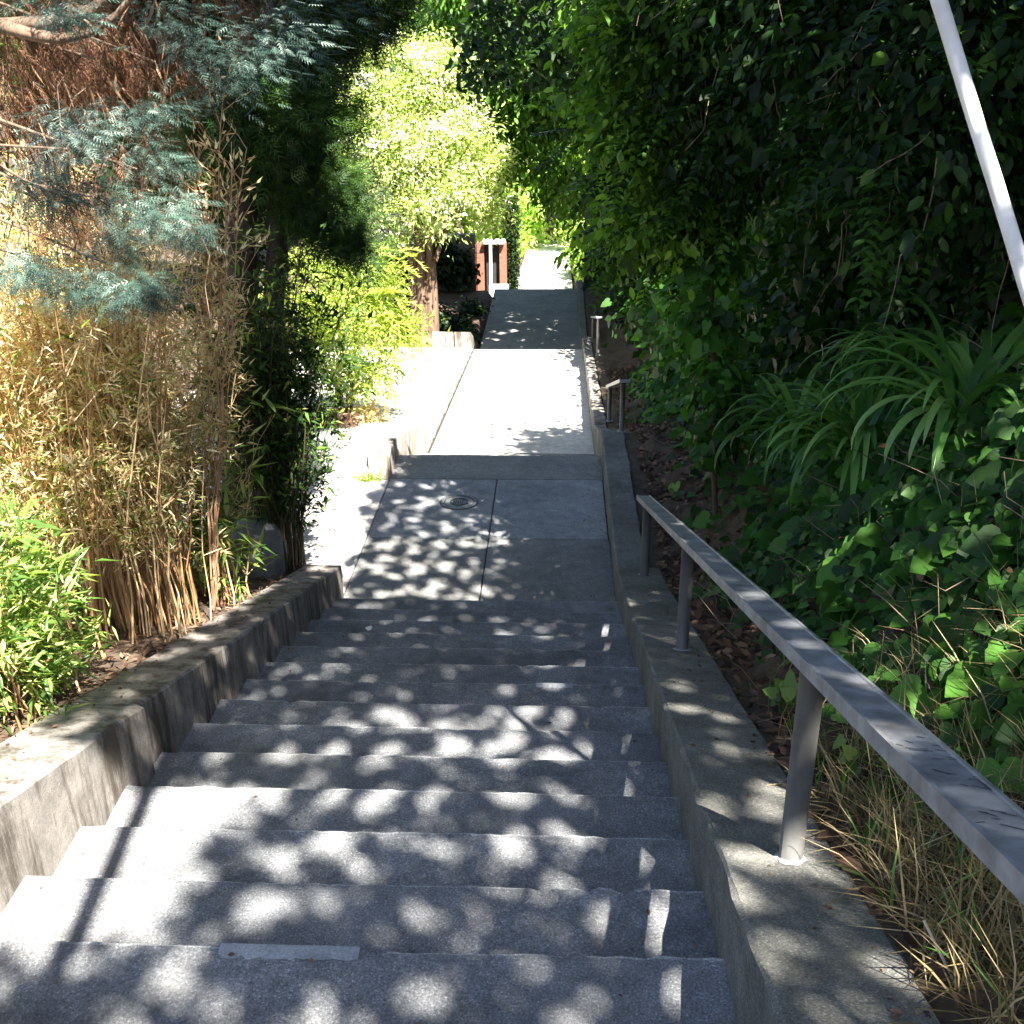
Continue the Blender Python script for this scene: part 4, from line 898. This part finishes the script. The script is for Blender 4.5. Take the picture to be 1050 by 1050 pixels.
def far_fence():
    y=56.; z=float(path_z(56)); root=empty('slatted_fence',(-.6,y,z),'low dark slatted fence closing the far end of the bright path','fence')
    for k in range(5):
        m=MB(); m.box(-1.7,.6,y-.02,y+.02,z+.2+.26*k,z+.33+.26*k); m.build('slat',M['timber'],root)
    for x in (-1.7,-.5,.6):
        m=MB(); m.box(x-.06,x+.06,y+.025,y+.12,z-.1,z+1.6); m.build('post',M['timber'],root)
far_fence()
def bollard():
    x,y=.62,26.5; z=float(right_z(26.5)); root=empty('timber_post',(x,y,z),'thick black timber post on the right where the lower path begins','post')
    m=MB(); m.box(x,x+.42,y,y+.3,z-.2,z+.85); m.build('shaft',M['dark'],root,bevel=.02)
    m=MB(); m.box(x-.03,x+.45,y-.03,y+.33,z+.853,z+.92); m.build('cap',M['paint'],root,bevel=.02)
bollard()
def garden_wall():
    y=27.2; root=empty('garden_wall',(-3.2,y,-6.2),'dark grey garden wall with ivy left of the lower landing','wall')
    m=MB(); m.box(-4.6,-2.1,y,y+.25,-6.6,-4.75); m.build('wall_body',M['wallr'],root)
    foliage('ivy',[(-2.35-.35*k,y-.1,-5.6+.2*math.sin(k),.3,.12,.6) for k in range(6)],3200,.10,M['l_dark'],root,.9,tmpl=T_IVY,cr=.12,per=25)
garden_wall()
# dark undergrowth by the trunks
o_root=empty('undergrowth_shrub',(-2.5,24,-6.1),'low dark shrubs in the shade between the clustered trunks and the landing','shrub')
foliage('foliage',[(-2.3-.3*k,23.2+.4*k,float(ground_z(-2.6,24))+.15,.4,.4,.25) for k in range(6)]+[(-1.95,22.6,-6.0,.2,.4,.15),(-2.0,25,-6.0,.2,.6,.2)],4200,.10,M['l_dark'],o_root,.6,cr=.12)

# green background trees and shrubs
def bgtree(label,c,R,n,size,mat,trunk_h,seed,group='trees beyond the lower path'):
    z=float(ground_z(c[0],c[1])); root=empty('background_tree',(c[0],c[1],z),label,'tree',group); mb=MB(); limb(mb,(c[0],c[1],z-.2),(c[0],c[1],z+trunk_h+R),.12*R,.03*R,7,.05,8)
    bl=[]; r=np.random.default_rng(seed)
    for k in range(11):
        a=r.uniform(0,6.28); rr=R*r.uniform(.2,.8); h=z+trunk_h+R*.8+r.uniform(-.7,.8)*R; bl.append((c[0]+rr*math.cos(a),c[1]+rr*math.sin(a),h,R*.45,R*.45,R*.36)); limb(mb,(c[0],c[1],z+trunk_h),bl[-1][:3],.04*R,.01*R,5,.08,5)
    mb.build('trunk',M['darkbark'],root); foliage('crown',bl,n,size,mat,root,.5,cr=.09*R,per=40,shell=.45)
bgtree('shaded tree rising behind the pale blossom tree',(-4.2,29),2.6,15000,.17,M['l_hang'],2.5,1)
bgtree('dark tree at the top left behind the dark conifer',(-7.5,24),3.2,15000,.19,M['l_dark'],2.0,2)
bgtree('tall green tree filling the gap above the far path',(-.9,58),5.0,16000,.34,M['l_yel'],1.5,3)
bgtree('green tree left of the far path behind the brick entrance',(-4.5,42),3.4,14000,.24,M['l_yel'],1.2,4)
bgtree('green tree right of the far path',(5.6,48),3.4,14000,.26,M['l_yel'],.8,5)
bgtree('distant dark tree behind the gap at the top',(-8,70),8,14000,.5,M['l_dark'],2.0,6)
bgtree('distant broad tree beyond the right hedge',(8,72),8.5,14000,.5,M['l_dark'],1.5,7)
bgtree('far left tree behind the bamboo',(-13,20),4.5,13000,.28,M['l_hang'],.3,8)
bgtree('leafy tree at the left behind the golden bamboo',(-8.8,13.5),2.4,10000,.16,M['l_gold'],.1,9)
bgtree('sunlit hanging tree over the start of the far path',(-3.4,37.5),1.7,9000,.16,M['l_yel'],3.0,10)
bgtree('small sunlit tree on the right side of the far path',(2.7,40),1.4,7000,.16,M['l_yel'],1.2,11)
bgtree('dark tree standing between the garden wall and the top gap',(-9,38),5,13000,.3,M['l_dark'],2,12)
def far_shrubs():
    for i,(x,y,r,lab) in enumerate(((-2.7,45,.9,'round bright shrub left of the far path'),(-2.4,52,.9,'light green shrub at the far left end of the path'),(1.3,53,1.0,'light green shrub at the far right end of the path'),(1.1,43,.6,'small bright shrub right of the far path'))):
        z=float(ground_z(x,y)); root=empty('shrub',(x,y,z),lab,'shrub','shrubs beside the far path'); foliage('foliage',[(x,y,z+r*.7,r*.9,r*.9,r*.8)],2500,.17,M['l_yel'],root,.5,cr=.2,per=30)
far_shrubs()
